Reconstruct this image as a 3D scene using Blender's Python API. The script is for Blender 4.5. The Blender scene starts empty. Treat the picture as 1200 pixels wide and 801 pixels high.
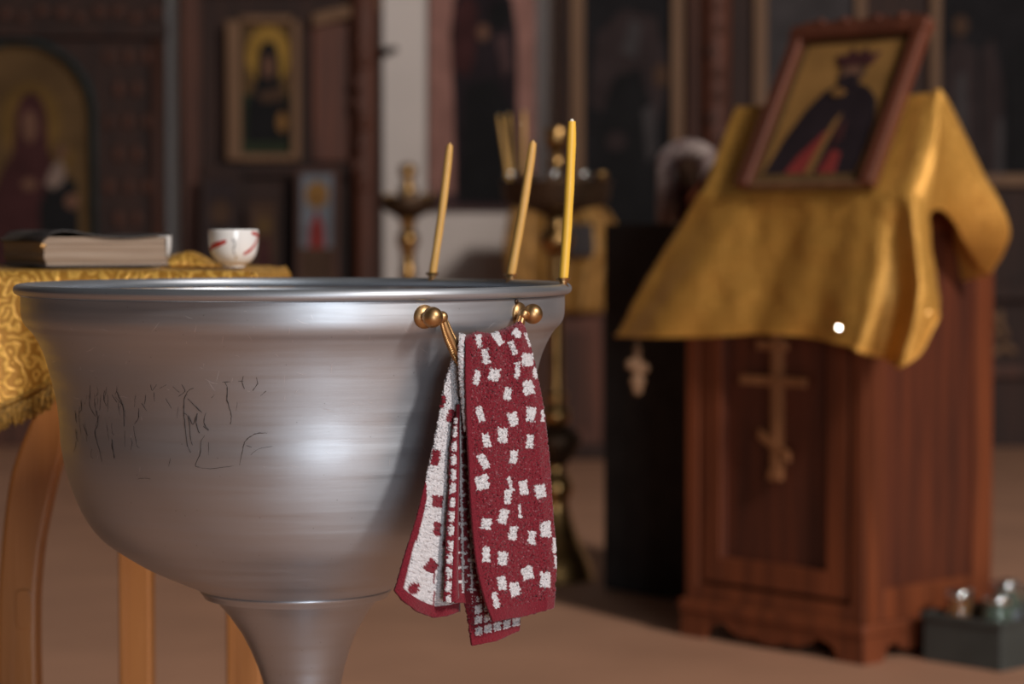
import bpy, bmesh, math, random
from mathutils import Vector, Matrix, noise
random.seed(7)
rnd = random.random
PI = math.pi
scene = bpy.context.scene
COL = scene.collection

# ------------------------------------------------------------------ camera
FPX = 2833.0                      # focal length in pixels of the 1200 wide frame (85 mm)
CAMH = 1.0138
PITCH = math.atan(132.5 / FPX)
cam_data = bpy.data.cameras.new('camera')
cam = bpy.data.objects.new('camera', cam_data)
COL.objects.link(cam)
cam.location = (0, 0, CAMH)
cam.rotation_euler = (PI / 2 - PITCH, 0, 0)
cam_data.sensor_width = 36.0
cam_data.lens = 36.0 * FPX / 1200.0
cam_data.clip_end = 60
cam_data.dof.use_dof = True
cam_data.dof.focus_distance = 2.38
cam_data.dof.aperture_fstop = 4.6
scene.camera = cam

# ------------------------------------------------------------------ light
world = bpy.data.worlds.new('world')
scene.world = world
world.use_nodes = True
bg = world.node_tree.nodes['Background']
bg.inputs['Color'].default_value = (1.0, 0.88, 0.82, 1)
bg.inputs['Strength'].default_value = 0.022


def area(name, loc, target, sx, sy, power, color):
    d = bpy.data.lights.new(name, 'AREA')
    d.shape = 'RECTANGLE'
    d.size = sx
    d.size_y = sy
    d.energy = power
    d.color = color
    o = bpy.data.objects.new(name, d)
    COL.objects.link(o)
    o.location = loc
    o.rotation_euler = (Vector(target) - Vector(loc)).to_track_quat('-Z', 'Y').to_euler()
    return o


# daylight from outside the picture: a high window in the right-hand nave wall (it casts the towel's shadow on the bowl)
# and the open entrance behind the photographer (the broad sheen down the bowl's front)
KEYP = Vector((5.6, -2.55, 6.19))
area('window_right_offscreen', KEYP, (-0.05, 3.0, 0.75), 0.95, 1.7, 880, (1.0, 0.93, 0.87))
area('entrance_behind_offscreen', (2.4, -5.0, 1.3), (0.0, 3.5, 0.8), 2.5, 2.6, 240, (0.86, 0.94, 1.0))

vs = scene.view_settings
vs.view_transform = 'Standard'
vs.look = 'None'
vs.exposure = -0.12
vs.gamma = 1.0
vs.use_curve_mapping = False

# ------------------------------------------------------------------ projection helpers (photo pixel -> place)
SP, CP = math.sin(PITCH), math.cos(PITCH)


def ray(px, py):
    a = (px - 600.0) / FPX
    b = (py - 400.5) / FPX
    return Vector((a, CP - b * SP, -SP - b * CP))


CAM = Vector((0, 0, CAMH))


def at(px, py, Y):
    r = ray(px, py)
    return CAM + r * (Y / r.y)


def at_plane(px, py, p0, n):
    r = ray(px, py)
    return CAM + r * ((p0 - CAM).dot(n) / r.dot(n))


# ------------------------------------------------------------------ materials
MATS = {}


def nodes_of(name):
    m = bpy.data.materials.new(name)
    m.use_nodes = True
    nt = m.node_tree
    return m, nt, nt.nodes['Principled BSDF']


def mat(name, color, rough=0.5, metal=0.0, var=0.25, scale=12.0, stretch=(1, 1, 1), bump=0.0, bscale=None,
        spec=0.5, sheen=0.0, color2=None, coat=0.0, detail=5.0):
    """plain procedural surface: colour drifting by noise, fine relief"""
    m, nt, b = nodes_of(name)
    N, L = nt.nodes, nt.links
    tc = N.new('ShaderNodeTexCoord')
    mp = N.new('ShaderNodeMapping')
    mp.inputs['Scale'].default_value = stretch
    L.new(tc.outputs['Object'], mp.inputs['Vector'])
    nz = N.new('ShaderNodeTexNoise')
    nz.inputs['Scale'].default_value = scale
    nz.inputs['Detail'].default_value = detail
    L.new(mp.outputs['Vector'], nz.inputs['Vector'])
    mix = N.new('ShaderNodeMix')
    mix.data_type = 'RGBA'
    c2 = color2 if color2 else tuple(c * (1 - var) for c in color)
    mix.inputs['A'].default_value = (*color, 1)
    mix.inputs['B'].default_value = (*c2, 1)
    ramp = N.new('ShaderNodeMapRange')
    ramp.inputs['From Min'].default_value = 0.35
    ramp.inputs['From Max'].default_value = 0.65
    L.new(nz.outputs['Fac'], ramp.inputs['Value'])
    L.new(ramp.outputs['Result'], mix.inputs['Factor'])
    L.new(mix.outputs['Result'], b.inputs['Base Color'])
    b.inputs['Roughness'].default_value = rough
    b.inputs['Metallic'].default_value = metal
    b.inputs['Specular IOR Level'].default_value = spec
    b.inputs['Sheen Weight'].default_value = sheen
    b.inputs['Coat Weight'].default_value = coat
    if bump:
        bz = N.new('ShaderNodeTexNoise')
        bz.inputs['Scale'].default_value = bscale or scale * 3
        bz.inputs['Detail'].default_value = 4
        L.new(mp.outputs['Vector'], bz.inputs['Vector'])
        bp = N.new('ShaderNodeBump')
        bp.inputs['Strength'].default_value = bump
        bp.inputs['Distance'].default_value = 0.004
        L.new(bz.outputs['Fac'], bp.inputs['Height'])
        L.new(bp.outputs['Normal'], b.inputs['Normal'])
    MATS[name] = m
    return m


def brocade(name, c_hi, c_lo, scale, metal=0.55, rough=0.42):
    """woven gold cloth: ringed flower figures, a fine weave, metallic thread"""
    m, nt, b = nodes_of(name)
    N, L = nt.nodes, nt.links
    tc = N.new('ShaderNodeTexCoord')
    nz = N.new('ShaderNodeTexNoise')
    nz.inputs['Scale'].default_value = scale * 0.7
    nz.inputs['Detail'].default_value = 2
    L.new(tc.outputs['Object'], nz.inputs['Vector'])
    mixv = N.new('ShaderNodeMix')
    mixv.data_type = 'RGBA'
    mixv.inputs['Factor'].default_value = 0.06
    L.new(tc.outputs['Object'], mixv.inputs['A'])
    L.new(nz.outputs['Color'], mixv.inputs['B'])
    vo = N.new('ShaderNodeTexVoronoi')
    vo.inputs['Scale'].default_value = scale
    L.new(mixv.outputs['Result'], vo.inputs['Vector'])
    mul = N.new('ShaderNodeMath')
    mul.operation = 'MULTIPLY'
    mul.inputs[1].default_value = 19.0
    L.new(vo.outputs['Distance'], mul.inputs[0])
    sn = N.new('ShaderNodeMath')
    sn.operation = 'SINE'
    L.new(mul.outputs[0], sn.inputs[0])
    mr = N.new('ShaderNodeMapRange')
    mr.inputs['From Min'].default_value = -0.2
    mr.inputs['From Max'].default_value = 0.7
    L.new(sn.outputs[0], mr.inputs['Value'])
    mix = N.new('ShaderNodeMix')
    mix.data_type = 'RGBA'
    mix.inputs['A'].default_value = (*c_lo, 1)
    mix.inputs['B'].default_value = (*c_hi, 1)
    L.new(mr.outputs['Result'], mix.inputs['Factor'])
    L.new(mix.outputs['Result'], b.inputs['Base Color'])
    b.inputs['Metallic'].default_value = metal
    b.inputs['Roughness'].default_value = rough
    wz = N.new('ShaderNodeTexNoise')
    wz.inputs['Scale'].default_value = 420
    L.new(tc.outputs['Object'], wz.inputs['Vector'])
    add = N.new('ShaderNodeMath')
    add.operation = 'ADD'
    L.new(mr.outputs['Result'], add.inputs[0])
    L.new(wz.outputs['Fac'], add.inputs[1])
    bp = N.new('ShaderNodeBump')
    bp.inputs['Strength'].default_value = 0.5
    bp.inputs['Distance'].default_value = 0.0015
    L.new(add.outputs[0], bp.inputs['Height'])
    L.new(bp.outputs['Normal'], b.inputs['Normal'])
    MATS[name] = m
    return m


def steel(name, color, r0, r1, aniso=0.6):
    """spun metal: fine rings around the axis, smudges, hairline pits"""
    m, nt, b = nodes_of(name)
    N, L = nt.nodes, nt.links
    tc = N.new('ShaderNodeTexCoord')
    mp = N.new('ShaderNodeMapping')
    mp.inputs['Scale'].default_value = (1.1, 1.1, 34)
    L.new(tc.outputs['Object'], mp.inputs['Vector'])
    nz = N.new('ShaderNodeTexNoise')
    nz.inputs['Scale'].default_value = 3.2
    nz.inputs['Detail'].default_value = 7
    nz.inputs['Roughness'].default_value = 0.62
    L.new(mp.outputs['Vector'], nz.inputs['Vector'])
    n2 = N.new('ShaderNodeTexNoise')
    n2.inputs['Scale'].default_value = 9
    n2.inputs['Detail'].default_value = 6
    L.new(tc.outputs['Object'], n2.inputs['Vector'])
    addn = N.new('ShaderNodeMath')
    addn.operation = 'ADD'
    L.new(nz.outputs['Fac'], addn.inputs[0])
    L.new(n2.outputs['Fac'], addn.inputs[1])
    mr = N.new('ShaderNodeMapRange')
    mr.inputs['From Min'].default_value = 0.75
    mr.inputs['From Max'].default_value = 1.25
    mr.inputs['To Min'].default_value = r0
    mr.inputs['To Max'].default_value = r1
    L.new(addn.outputs[0], mr.inputs['Value'])
    L.new(mr.outputs['Result'], b.inputs['Roughness'])
    mix = N.new('ShaderNodeMix')
    mix.data_type = 'RGBA'
    mix.inputs['A'].default_value = (*[c * 0.80 for c in color], 1)
    mix.inputs['B'].default_value = (*color, 1)
    L.new(nz.outputs['Fac'], mix.inputs['Factor'])
    # small pale and dark pits
    vo = N.new('ShaderNodeTexVoronoi')
    vo.inputs['Scale'].default_value = 75
    L.new(tc.outputs['Object'], vo.inputs['Vector'])
    lt = N.new('ShaderNodeMath')
    lt.operation = 'LESS_THAN'
    lt.inputs[1].default_value = 0.055
    L.new(vo.outputs['Distance'], lt.inputs[0])
    ml = N.new('ShaderNodeMath')
    ml.operation = 'MULTIPLY'
    ml.inputs[1].default_value = 0.35
    L.new(lt.outputs[0], ml.inputs[0])
    mx2 = N.new('ShaderNodeMix')
    mx2.data_type = 'RGBA'
    mx2.inputs['B'].default_value = (0.09, 0.08, 0.075, 1)
    L.new(ml.outputs[0], mx2.inputs['Factor'])
    L.new(mix.outputs['Result'], mx2.inputs['A'])
    L.new(mx2.outputs['Result'], b.inputs['Base Color'])
    b.inputs['Metallic'].default_value = 0.85
    b.inputs['Anisotropic'].default_value = aniso
    b.inputs['Anisotropic Rotation'].default_value = 0.25
    tg = N.new('ShaderNodeTangent')
    tg.direction_type = 'RADIAL'
    tg.axis = 'Z'
    L.new(tg.outputs['Tangent'], b.inputs['Tangent'])
    bp = N.new('ShaderNodeBump')
    bp.inputs['Strength'].default_value = 0.10
    bp.inputs['Distance'].default_value = 0.002
    L.new(nz.outputs['Fac'], bp.inputs['Height'])
    L.new(bp.outputs['Normal'], b.inputs['Normal'])
    MATS[name] = m
    return m


def wood(name, c1, c2, rough=0.4, axis='Z', scale=9.0, coat=0.1):
    st = {'X': (0.6, 9, 9), 'Y': (9, 0.6, 9), 'Z': (9, 9, 0.6)}[axis]
    return mat(name, c1, rough=rough, scale=scale * 0.33, stretch=st, color2=c2, bump=0.12, bscale=14, coat=coat)


steel('spun_steel', (0.47, 0.498, 0.545), 0.38, 0.55, 0.45)
mat('bright_tin', (0.86, 0.83, 0.78), 0.27, 1.0, 0.05)
steel('stem_steel', (0.47, 0.498, 0.545), 0.30, 0.46, 0.3)
mat('scratch', (0.055, 0.045, 0.042), 0.75, 0.0, 0.2)
mat('pale_scratch', (0.62, 0.62, 0.64), 0.4, 0.6, 0.1)
mat('brass', (0.56, 0.34, 0.155), 0.42, 1.0, 0.35, 60, bump=0.05)
mat('old_brass', (0.56, 0.32, 0.12), 0.32, 1.0, 0.4, 25)
mat('dark_bronze', (0.10, 0.055, 0.03), 0.5, 0.7, 0.4, 20)
mat('beeswax', (0.66, 0.37, 0.10), 0.5, 0.0, 0.12, 40, coat=0.1)
mat('pale_beeswax', (0.80, 0.47, 0.055), 0.42, 0.0, 0.1, 40)
mat('wick', (0.85, 0.80, 0.68), 0.9)
brocade('table_brocade', (0.80, 0.46, 0.095), (0.46, 0.22, 0.035), 36, 0.35, 0.45)
mat('fringe_gold', (0.45, 0.24, 0.04), 0.6, 0.2, 0.6, 160, bump=0.6, bscale=260)
brocade('lectern_brocade', (0.92, 0.49, 0.105), (0.66, 0.32, 0.06), 60, 0.45, 0.38)
mat('old_brocade', (0.56, 0.29, 0.075), 0.5, 0.3, 0.4, 20)
wood('table_wood', (0.36, 0.145, 0.040), (0.24, 0.092, 0.025), 0.38)
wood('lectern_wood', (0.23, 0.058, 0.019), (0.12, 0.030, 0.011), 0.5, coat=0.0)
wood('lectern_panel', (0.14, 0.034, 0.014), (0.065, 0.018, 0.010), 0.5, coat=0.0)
wood('cross_wood', (0.34, 0.14, 0.055), (0.26, 0.10, 0.035), 0.5)
wood('frame_wood', (0.15, 0.045, 0.023), (0.09, 0.026, 0.014), 0.42)
wood('dark_wood', (0.050, 0.020, 0.013), (0.026, 0.012, 0.009), 0.75, coat=0.0)
wood('brown_wood', (0.12, 0.044, 0.026), (0.06, 0.024, 0.016), 0.7, coat=0.0)
wood('red_wood', (0.16, 0.050, 0.026), (0.085, 0.03, 0.018), 0.6, coat=0.0)
wood('gilt_wood', (0.24, 0.125, 0.06), (0.17, 0.085, 0.04), 0.65, coat=0.0)
mat('black_cloth', (0.05, 0.043, 0.040), 0.9, spec=0.1)
mat('plaster', (0.86, 0.76, 0.70), 0.9, var=0.08, scale=2.5, bump=0.05)
mat('floor_stone', (0.60, 0.315, 0.195), 0.6, var=0.16, scale=2.2, bump=0.05, bscale=60)
mat('leather', (0.022, 0.018, 0.018), 0.5, var=0.3, scale=40, bump=0.3)
mat('pages', (0.34, 0.26, 0.20), 0.85, scale=6, stretch=(1, 1, 60), color2=(0.26, 0.185, 0.135), bump=0.35, bscale=12)
mat('porcelain', (0.84, 0.83, 0.82), 0.12, var=0.04, coat=0.5)
mat('red_glaze', (0.55, 0.06, 0.05), 0.2)
mat('grey_glaze', (0.30, 0.31, 0.34), 0.2)
mat('gold_glaze', (0.55, 0.38, 0.10), 0.25, 0.4)
mat('crate_plastic', (0.06, 0.066, 0.06), 0.55, var=0.2)
mat('steel_lid', (0.75, 0.74, 0.72), 0.16, 1.0, 0.05)
mat('white_lace', (0.46, 0.38, 0.35), 0.9, scale=38, color2=(0.16, 0.09, 0.085), bump=0.4)
mat('red_embroidery', (0.22, 0.035, 0.03), 0.8, scale=90, color2=(0.09, 0.02, 0.02))


def glass(name, color, rough=0.08):
    m, nt, b = nodes_of(name)
    b.inputs['Base Color'].default_value = (*color, 1)
    b.inputs['Roughness'].default_value = rough
    b.inputs['Transmission Weight'].default_value = 0.85
    b.inputs['IOR'].default_value = 1.45
    MATS[name] = m


glass('amber_glass', (0.75, 0.42, 0.20))
glass('green_glass', (0.45, 0.55, 0.45))
glass('clear_glass', (0.85, 0.85, 0.83))


def paint(name, c):
    return mat('paint_' + name, c, 0.75, var=0.3, scale=9, spec=0.15)


paint('gold', (0.36, 0.185, 0.055))
paint('dim_gold', (0.15, 0.085, 0.035))
paint('halo', (0.19, 0.105, 0.03))
paint('bright_halo', (0.42, 0.24, 0.05))
paint('dark_robe', (0.030, 0.020, 0.024))
paint('black_robe', (0.016, 0.015, 0.016))
paint('plum_robe', (0.075, 0.026, 0.026))
paint('red_robe', (0.30, 0.045, 0.04))
paint('skin', (0.20, 0.10, 0.065))
paint('pale_skin', (0.36, 0.21, 0.16))
paint('white_robe', (0.30, 0.21, 0.17))
paint('green', (0.035, 0.045, 0.025))
paint('teal', (0.035, 0.05, 0.05))
paint('rose', (0.44, 0.22, 0.18))
paint('mauve', (0.10, 0.055, 0.055))
paint('blue_grey', (0.20, 0.22, 0.25))
paint('slate', (0.075, 0.065, 0.066))
paint('night', (0.020, 0.018, 0.020))
paint('dusk', (0.050, 0.034, 0.034))
paint('ochre', (0.30, 0.15, 0.05))
paint('brown', (0.10, 0.055, 0.035))


# towel: colour comes from a woven-pattern colour attribute
def towel_material():
    m, nt, b = nodes_of('terry')
    N, L = nt.nodes, nt.links
    at_ = N.new('ShaderNodeVertexColor')
    at_.layer_name = 'weave'
    tc = N.new('ShaderNodeTexCoord')
    nz = N.new('ShaderNodeTexNoise')
    nz.inputs['Scale'].default_value = 700
    nz.inputs['Detail'].default_value = 3
    L.new(tc.outputs['Object'], nz.inputs['Vector'])
    mr = N.new('ShaderNodeMapRange')
    mr.inputs['From Min'].default_value = 0.3
    mr.inputs['From Max'].default_value = 0.7
    mr.inputs['To Min'].default_value = 0.72
    mr.inputs['To Max'].default_value = 1.12
    L.new(nz.outputs['Fac'], mr.inputs['Value'])
    mul = N.new('ShaderNodeMix')
    mul.data_type = 'RGBA'
    mul.blend_type = 'MULTIPLY'
    mul.inputs['Factor'].default_value = 1
    L.new(at_.outputs['Color'], mul.inputs['A'])
    L.new(mr.outputs['Result'], mul.inputs['B'])
    L.new(mul.outputs['Result'], b.inputs['Base Color'])
    b.inputs['Roughness'].default_value = 0.95
    b.inputs['Specular IOR Level'].default_value = 0.1
    b.inputs['Sheen Weight'].default_value = 0.15
    bp = N.new('ShaderNodeBump')
    bp.inputs['Strength'].default_value = 0.6
    bp.inputs['Distance'].default_value = 0.0015
    L.new(nz.outputs['Fac'], bp.inputs['Height'])
    L.new(bp.outputs['Normal'], b.inputs['Normal'])
    MATS['terry'] = m


towel_material()

# ------------------------------------------------------------------ object helpers
XF = {}


def thing(name, label, cat, loc=(0, 0, 0), rotz=0.0, group=None, rot=None):
    o = bpy.data.objects.new(name, None)
    o.empty_display_size = 0.05
    COL.objects.link(o)
    o.location = loc
    o.rotation_euler = rot if rot else (0, 0, rotz)
    o['label'] = label
    o['category'] = cat
    if group:
        o['group'] = group
    from mathutils import Euler
    XF[o] = Matrix.Translation(Vector(loc)) @ Euler(o.rotation_euler).to_matrix().to_4x4()
    return o


def tag(o, label, cat, group=None):
    o['label'] = label
    o['category'] = cat
    if group:
        o['group'] = group
    return o


def obj(name, geo, material, parent=None, smooth=False, world=False, mats=None, midx=None, bevel=0.0, auto=None):
    """one mesh object. geo = (verts, faces). world=True: verts are world coords, moved into the parent's frame.
    a top-level mesh gets its origin at the middle of its base"""
    V, F = geo
    V = [Vector(v) for v in V]
    loc = Vector((0, 0, 0))
    if parent is not None:
        if world:
            # walk up
            M = XF[parent]
            Mi = M.inverted()
            V = [Mi @ v for v in V]
    else:
        xs = [v.x for v in V]; ys = [v.y for v in V]; zs = [v.z for v in V]
        loc = Vector(((min(xs) + max(xs)) / 2, (min(ys) + max(ys)) / 2, min(zs)))
        V = [v - loc for v in V]
    me = bpy.data.meshes.new(name)
    me.from_pydata([tuple(v) for v in V], [], F)
    for mm in (mats or [material]):
        me.materials.append(MATS[mm])
    if midx:
        me.polygons.foreach_set('material_index', midx)
    if smooth:
        me.polygons.foreach_set('use_smooth', [True] * len(me.polygons))
    me.update()
    o = bpy.data.objects.new(name, me)
    COL.objects.link(o)
    o.location = loc
    XF[o] = Matrix.Translation(loc)
    if parent is not None:
        o.parent = parent
        XF[o] = XF[parent]
    if auto is not None and smooth:
        bm = bmesh.new(); bm.from_mesh(me)
        for e in bm.edges:
            if len(e.link_faces) == 2 and e.calc_face_angle(0) > auto:
                e.smooth = False
        bm.to_mesh(me); bm.free()
    if bevel:
        md = o.modifiers.new('bevel', 'BEVEL')
        md.width = bevel
        md.segments = 2
        md.limit_method = 'ANGLE'
    return o


def struct(o):
    o['kind'] = 'structure'
    return o


def merge(*geos):
    V, F = [], []
    for g in geos:
        n = len(V)
        V += list(g[0])
        F += [tuple(i + n for i in f) for f in g[1]]
    return V, F


def box(x0, x1, y0, y1, z0, z1):
    V = [(x0, y0, z0), (x1, y0, z0), (x1, y1, z0), (x0, y1, z0), (x0, y0, z1), (x1, y0, z1), (x1, y1, z1), (x0, y1, z1)]
    F = [(0, 3, 2, 1), (4, 5, 6, 7), (0, 1, 5, 4), (1, 2, 6, 5), (2, 3, 7, 6), (3, 0, 4, 7)]
    return V, F


def xform(geo, M):
    return [M @ Vector(v) for v in geo[0]], geo[1]


def lathe(prof, n=48, cx=0, cy=0, close=True):
    """prof: (r, z) from bottom to top (outer), may come back down inside"""
    V, F = [], []
    for (r, z) in prof:
        r = max(r, 1e-5)
        for i in range(n):
            a = 2 * PI * i / n
            V.append((cx + r * math.cos(a), cy + r * math.sin(a), z))
    for j in range(len(prof) - 1):
        for i in range(n):
            k = (i + 1) % n
            F.append((j * n + i, j * n + k, (j + 1) * n + k, (j + 1) * n + i))
    if close:
        F.append(tuple(range(n - 1, -1, -1)))
        F.append(tuple((len(prof) - 1) * n + i for i in range(n)))
    return V, F


def smooth_path(pts, k=6):
    pts = [Vector(p) for p in pts]
    out = []
    for i in range(len(pts) - 1):
        p0 = pts[max(i - 1, 0)]; p1 = pts[i]; p2 = pts[i + 1]; p3 = pts[min(i + 2, len(pts) - 1)]
        for j in range(k):
            t = j / k
            out.append(0.5 * ((2 * p1) + (p2 - p0) * t + (2 * p0 - 5 * p1 + 4 * p2 - p3) * t * t + (3 * p1 - p0 - 3 * p2 + p3) * t ** 3))
    out.append(pts[-1])
    return out


def tube(path, rad, n=10):
    path = [Vector(p) for p in path]
    m = len(path)
    if not isinstance(rad, (list, tuple)):
        rad = [rad] * m
    V, F = [], []
    up = None
    for i, p in enumerate(path):
        t = (path[min(i + 1, m - 1)] - path[max(i - 1, 0)]).normalized()
        if up is None:
            up = Vector((0, 0, 1)) if abs(t.z) < 0.9 else Vector((1, 0, 0))
        a = t.cross(up)
        if a.length < 1e-6:
            a = t.orthogonal()
        a.normalize()
        b = a.cross(t).normalized()
        up = b
        for k in range(n):
            q = 2 * PI * k / n
            V.append(p + (a * math.cos(q) + b * math.sin(q)) * rad[i])
    for i in range(m - 1):
        for k in range(n):
            l = (k + 1) % n
            F.append((i * n + k, i * n + l, (i + 1) * n + l, (i + 1) * n + k))
    F.append(tuple(range(n - 1, -1, -1)))
    F.append(tuple((m - 1) * n + k for k in range(n)))
    return V, F


def ball(c, r, n=16, m=10, sc=(1, 1, 1)):
    V, F = [], []
    c = Vector(c)
    for j in range(m + 1):
        th = PI * j / m
        for i in range(n):
            a = 2 * PI * i / n
            V.append(c + Vector((r * sc[0] * math.sin(th) * math.cos(a), r * sc[1] * math.sin(th) * math.sin(a), r * sc[2] * math.cos(th))))
    for j in range(m):
        for i in range(n):
            k = (i + 1) % n
            F.append((j * n + i, (j + 1) * n + i, (j + 1) * n + k, j * n + k))
    return V, F


def prism(poly, y0, y1):
    """polygon (x, z) extruded along y; near face at y0"""
    n = len(poly)
    V = [(x, y0, z) for x, z in poly] + [(x, y1, z) for x, z in poly]
    F = [tuple(range(n)), tuple(range(2 * n - 1, n - 1, -1))]
    F += [((i + 1) % n, i, n + i, n + (i + 1) % n) for i in range(n)]
    return V, F


def interp(pts, t):
    """piecewise linear in first coordinate"""
    if t <= pts[0][0]:
        return pts[0][1]
    for (a, va), (b, vb) in zip(pts, pts[1:]):
        if t <= b:
            return va + (vb - va) * (t - a) / (b - a)
    return pts[-1][1]


def sinterp(pts, t):
    """smooth (Catmull-Rom on values) through points"""
    if t <= pts[0][0]:
        return pts[0][1]
    if t >= pts[-1][0]:
        return pts[-1][1]
    for i in range(len(pts) - 1):
        if t <= pts[i + 1][0]:
            x0, y0 = pts[i]
            x1, y1 = pts[i + 1]
            h = x1 - x0
            m0 = (y1 - pts[i - 1][1]) / (x1 - pts[i - 1][0]) if i > 0 else (y1 - y0) / h
            m1 = (pts[i + 2][1] - y0) / (pts[i + 2][0] - x0) if i + 2 < len(pts) else (y1 - y0) / h
            u = (t - x0) / h
            return ((2 * u ** 3 - 3 * u * u + 1) * y0 + (u ** 3 - 2 * u * u + u) * h * m0 + (-2 * u ** 3 + 3 * u * u) * y1 + (u ** 3 - u * u) * h * m1)


def dup(root, loc=None, rotz=None, label=None):
    r = root.copy()
    COL.objects.link(r)
    if loc is not None:
        r.location = loc
    if rotz is not None:
        r.rotation_euler = (0, 0, rotz)
    if label:
        r['label'] = label
    for ch in list(root.children):
        c = ch.copy()
        COL.objects.link(c)
        c.parent = r
        for g in list(ch.children):
            d = g.copy()
            COL.objects.link(d)
            d.parent = c
    return r


def ell(cx, cz, rx, rz, n=20):
    return [(cx + rx * math.cos(2 * PI * i / n), cz + rz * math.sin(2 * PI * i / n)) for i in range(n)]


def painting(parent, layers, step=0.0012, y=0.0, name='painting'):
    """flat painted picture: each coat of colour is a thin layer over the one below (local x, z; faces -y)"""
    V, F, mats, idx = [], [], [], []
    for k, (mname, poly) in enumerate(layers):
        # counter-clockwise as seen from -y
        area2 = sum(poly[i][0] * poly[(i + 1) % len(poly)][1] - poly[(i + 1) % len(poly)][0] * poly[i][1] for i in range(len(poly)))
        if area2 < 0:
            poly = poly[::-1]
        g = prism(poly, y - step * (k + 1), y + 0.001)
        n = len(V)
        V += g[0]
        F += [tuple(i + n for i in f) for f in g[1]]
        if mname not in mats:
            mats.append(mname)
        idx += [mats.index(mname)] * len(g[1])
    return obj(name, (V, F), None, parent, mats=mats, midx=idx)


# ------------------------------------------------------------------ the setting
YW = 11.5
fl = struct(obj('floor', box(-6, 6, -5.2, YW + 0.1, -0.05, 0.0), 'floor_stone'))
wb = struct(obj('wall_back', box(-6, 6, YW, YW + 0.2, 0.0, 4.6), 'plaster'))


def wx(px, Y):
    return at(px, 268, Y).x


def wz(py, Y):
    return at(600, py, Y).z


# ------------------------------------------------------------------ baptismal font
FX, FY = -0.235, 2.62
K = 2.62 / FPX * 0.9934
def zf(py):
    return CAMH - (py - 268) * 2.62 / FPX


font = thing('baptismal_font', 'large spun steel baptismal font on a flared stem with brass drop handle', 'font', (FX, FY, 0))
prof_px = [(112, 690), (138, 678.5), (174, 662), (206, 642.5), (228, 626), (246, 603), (260, 572), (269, 542), (273.5, 516), (275, 493),
           (278, 467), (284, 441), (291, 415), (299, 397), (306, 386), (313.5, 378), (317, 370), (318, 360), (318, 349)]
PROF = [(r * K, zf(y)) for r, y in prof_px]
fine = []
for i in range(121):
    t = i / 120 * (len(PROF) - 1)
    a = [(k, PROF[k][0]) for k in range(len(PROF))]
    b = [(k, PROF[k][1]) for k in range(len(PROF))]
    fine.append((sinterp(a, t), sinterp(b, t)))
RZ = sorted([(z, r) for r, z in fine])


def bowl_r(z):
    return interp(RZ, z)


inner = [(max(r - 0.005, 0.001), z + (0.004 if r < 0.2 else 0.001)) for r, z in reversed(fine)]
ztop = fine[-1][1]
outer = fine + [(fine[-1][0], ztop + 0.004)]
prof_bowl = [(0.004, zf(694)), (0.06, zf(693))] + outer + [(fine[-1][0] - 0.003, ztop + 0.004)]
bowl = obj('bowl', lathe(prof_bowl, 160, close=False), 'spun_steel', font, smooth=True, auto=0.7)
prof_in = [(fine[-1][0] - 0.003, ztop + 0.0045)] + inner[1:] + [(0.05, zf(688)), (0.004, zf(687))]
obj('inner_wall', lathe(prof_in, 160, close=False), 'spun_steel', font, smooth=True, auto=0.7)
# rolled rim: a torus swept on the edge
zr = zf(337.5)
rim_prof = [(0.2925 + 0.0012 + 0.0062 * math.cos(a), zr + 0.0058 * math.sin(a)) for a in [2 * PI * i / 20 for i in range(21)]]
obj('rim', lathe(rim_prof, 160, close=False), 'spun_steel', font, smooth=True)
obj('seam_ring', lathe([(0.10, zf(699)), (112 * K, zf(694)), (114 * K, zf(691.5)), (113.5 * K, zf(688.5)), (0.098, zf(687.5))], 96, close=False), 'stem_steel', font, smooth=True)
stem_px = [(110, 690), (96, 703), (82, 720), (68, 742), (59, 762), (52, 781), (46.5, 801), (42, 830), (39, 870), (38, 920), (40, 980), (46, 1040),
           (58, 1100), (80, 1160), (112, 1210), (150, 1245), (178, 1270), (190, 1300), (190, 1346)]
stem = [(r * K, zf(y) if y < 1346 else 0.0) for r, y in stem_px]
stem = [(s_[0], max(s_[1], 0.0)) for s_ in stem]
sv, sf = lathe(stem[::-1], 96)
# the stem leans a touch in its socket
sv = [(x + max(0.0, zf(690) - z) * 0.06, y, z) for x, y, z in sv]
obj('stem', (sv, sf), 'stem_steel', font, smooth=True, auto=0.8)


def on_bowl(px, py, off=0.0003):
    """where the line of sight meets the outer wall of the bowl"""
    r = ray(px, py)
    lo, hi = 2.2 / r.y, 2.62 / r.y
    prev = None
    steps = 120
    for i in range(steps + 1):
        t = lo + (hi - lo) * i / steps
        p = CAM + r * t
        d = math.hypot(p.x - FX, p.y - FY) - bowl_r(p.z)
        if d <= 0:
            a, b = t - (hi - lo) / steps, t
            for _ in range(20):
                m = (a + b) / 2
                q = CAM + r * m
                if math.hypot(q.x - FX, q.y - FY) - bowl_r(q.z) > 0:
                    a = m
                else:
                    b = m
            q = CAM + r * a
            n = Vector((q.x - FX, q.y - FY, 0)).normalized()
            return q + n * off, n
    return None


def surface_strip(pts, widths, fn):
    """thin ribbon of given half widths (px) along a px polyline laid on a surface"""
    V, F = [], []
    m = len(pts)
    for i, (x, y) in enumerate(pts):
        a = pts[max(i - 1, 0)]; b = pts[min(i + 1, m - 1)]
        dx, dy = b[0] - a[0], b[1] - a[1]
        l = math.hypot(dx, dy) or 1
        nx, ny = -dy / l * widths[i], dx / l * widths[i]
        p = fn(x + nx, y + ny); q = fn(x - nx, y - ny)
        if p is None or q is None:
            return [], []
        V += [p[0], q[0]]
    for i in range(m - 1):
        F.append((2 * i, 2 * i + 1, 2 * i + 3, 2 * i + 2))
    return V, F


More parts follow.
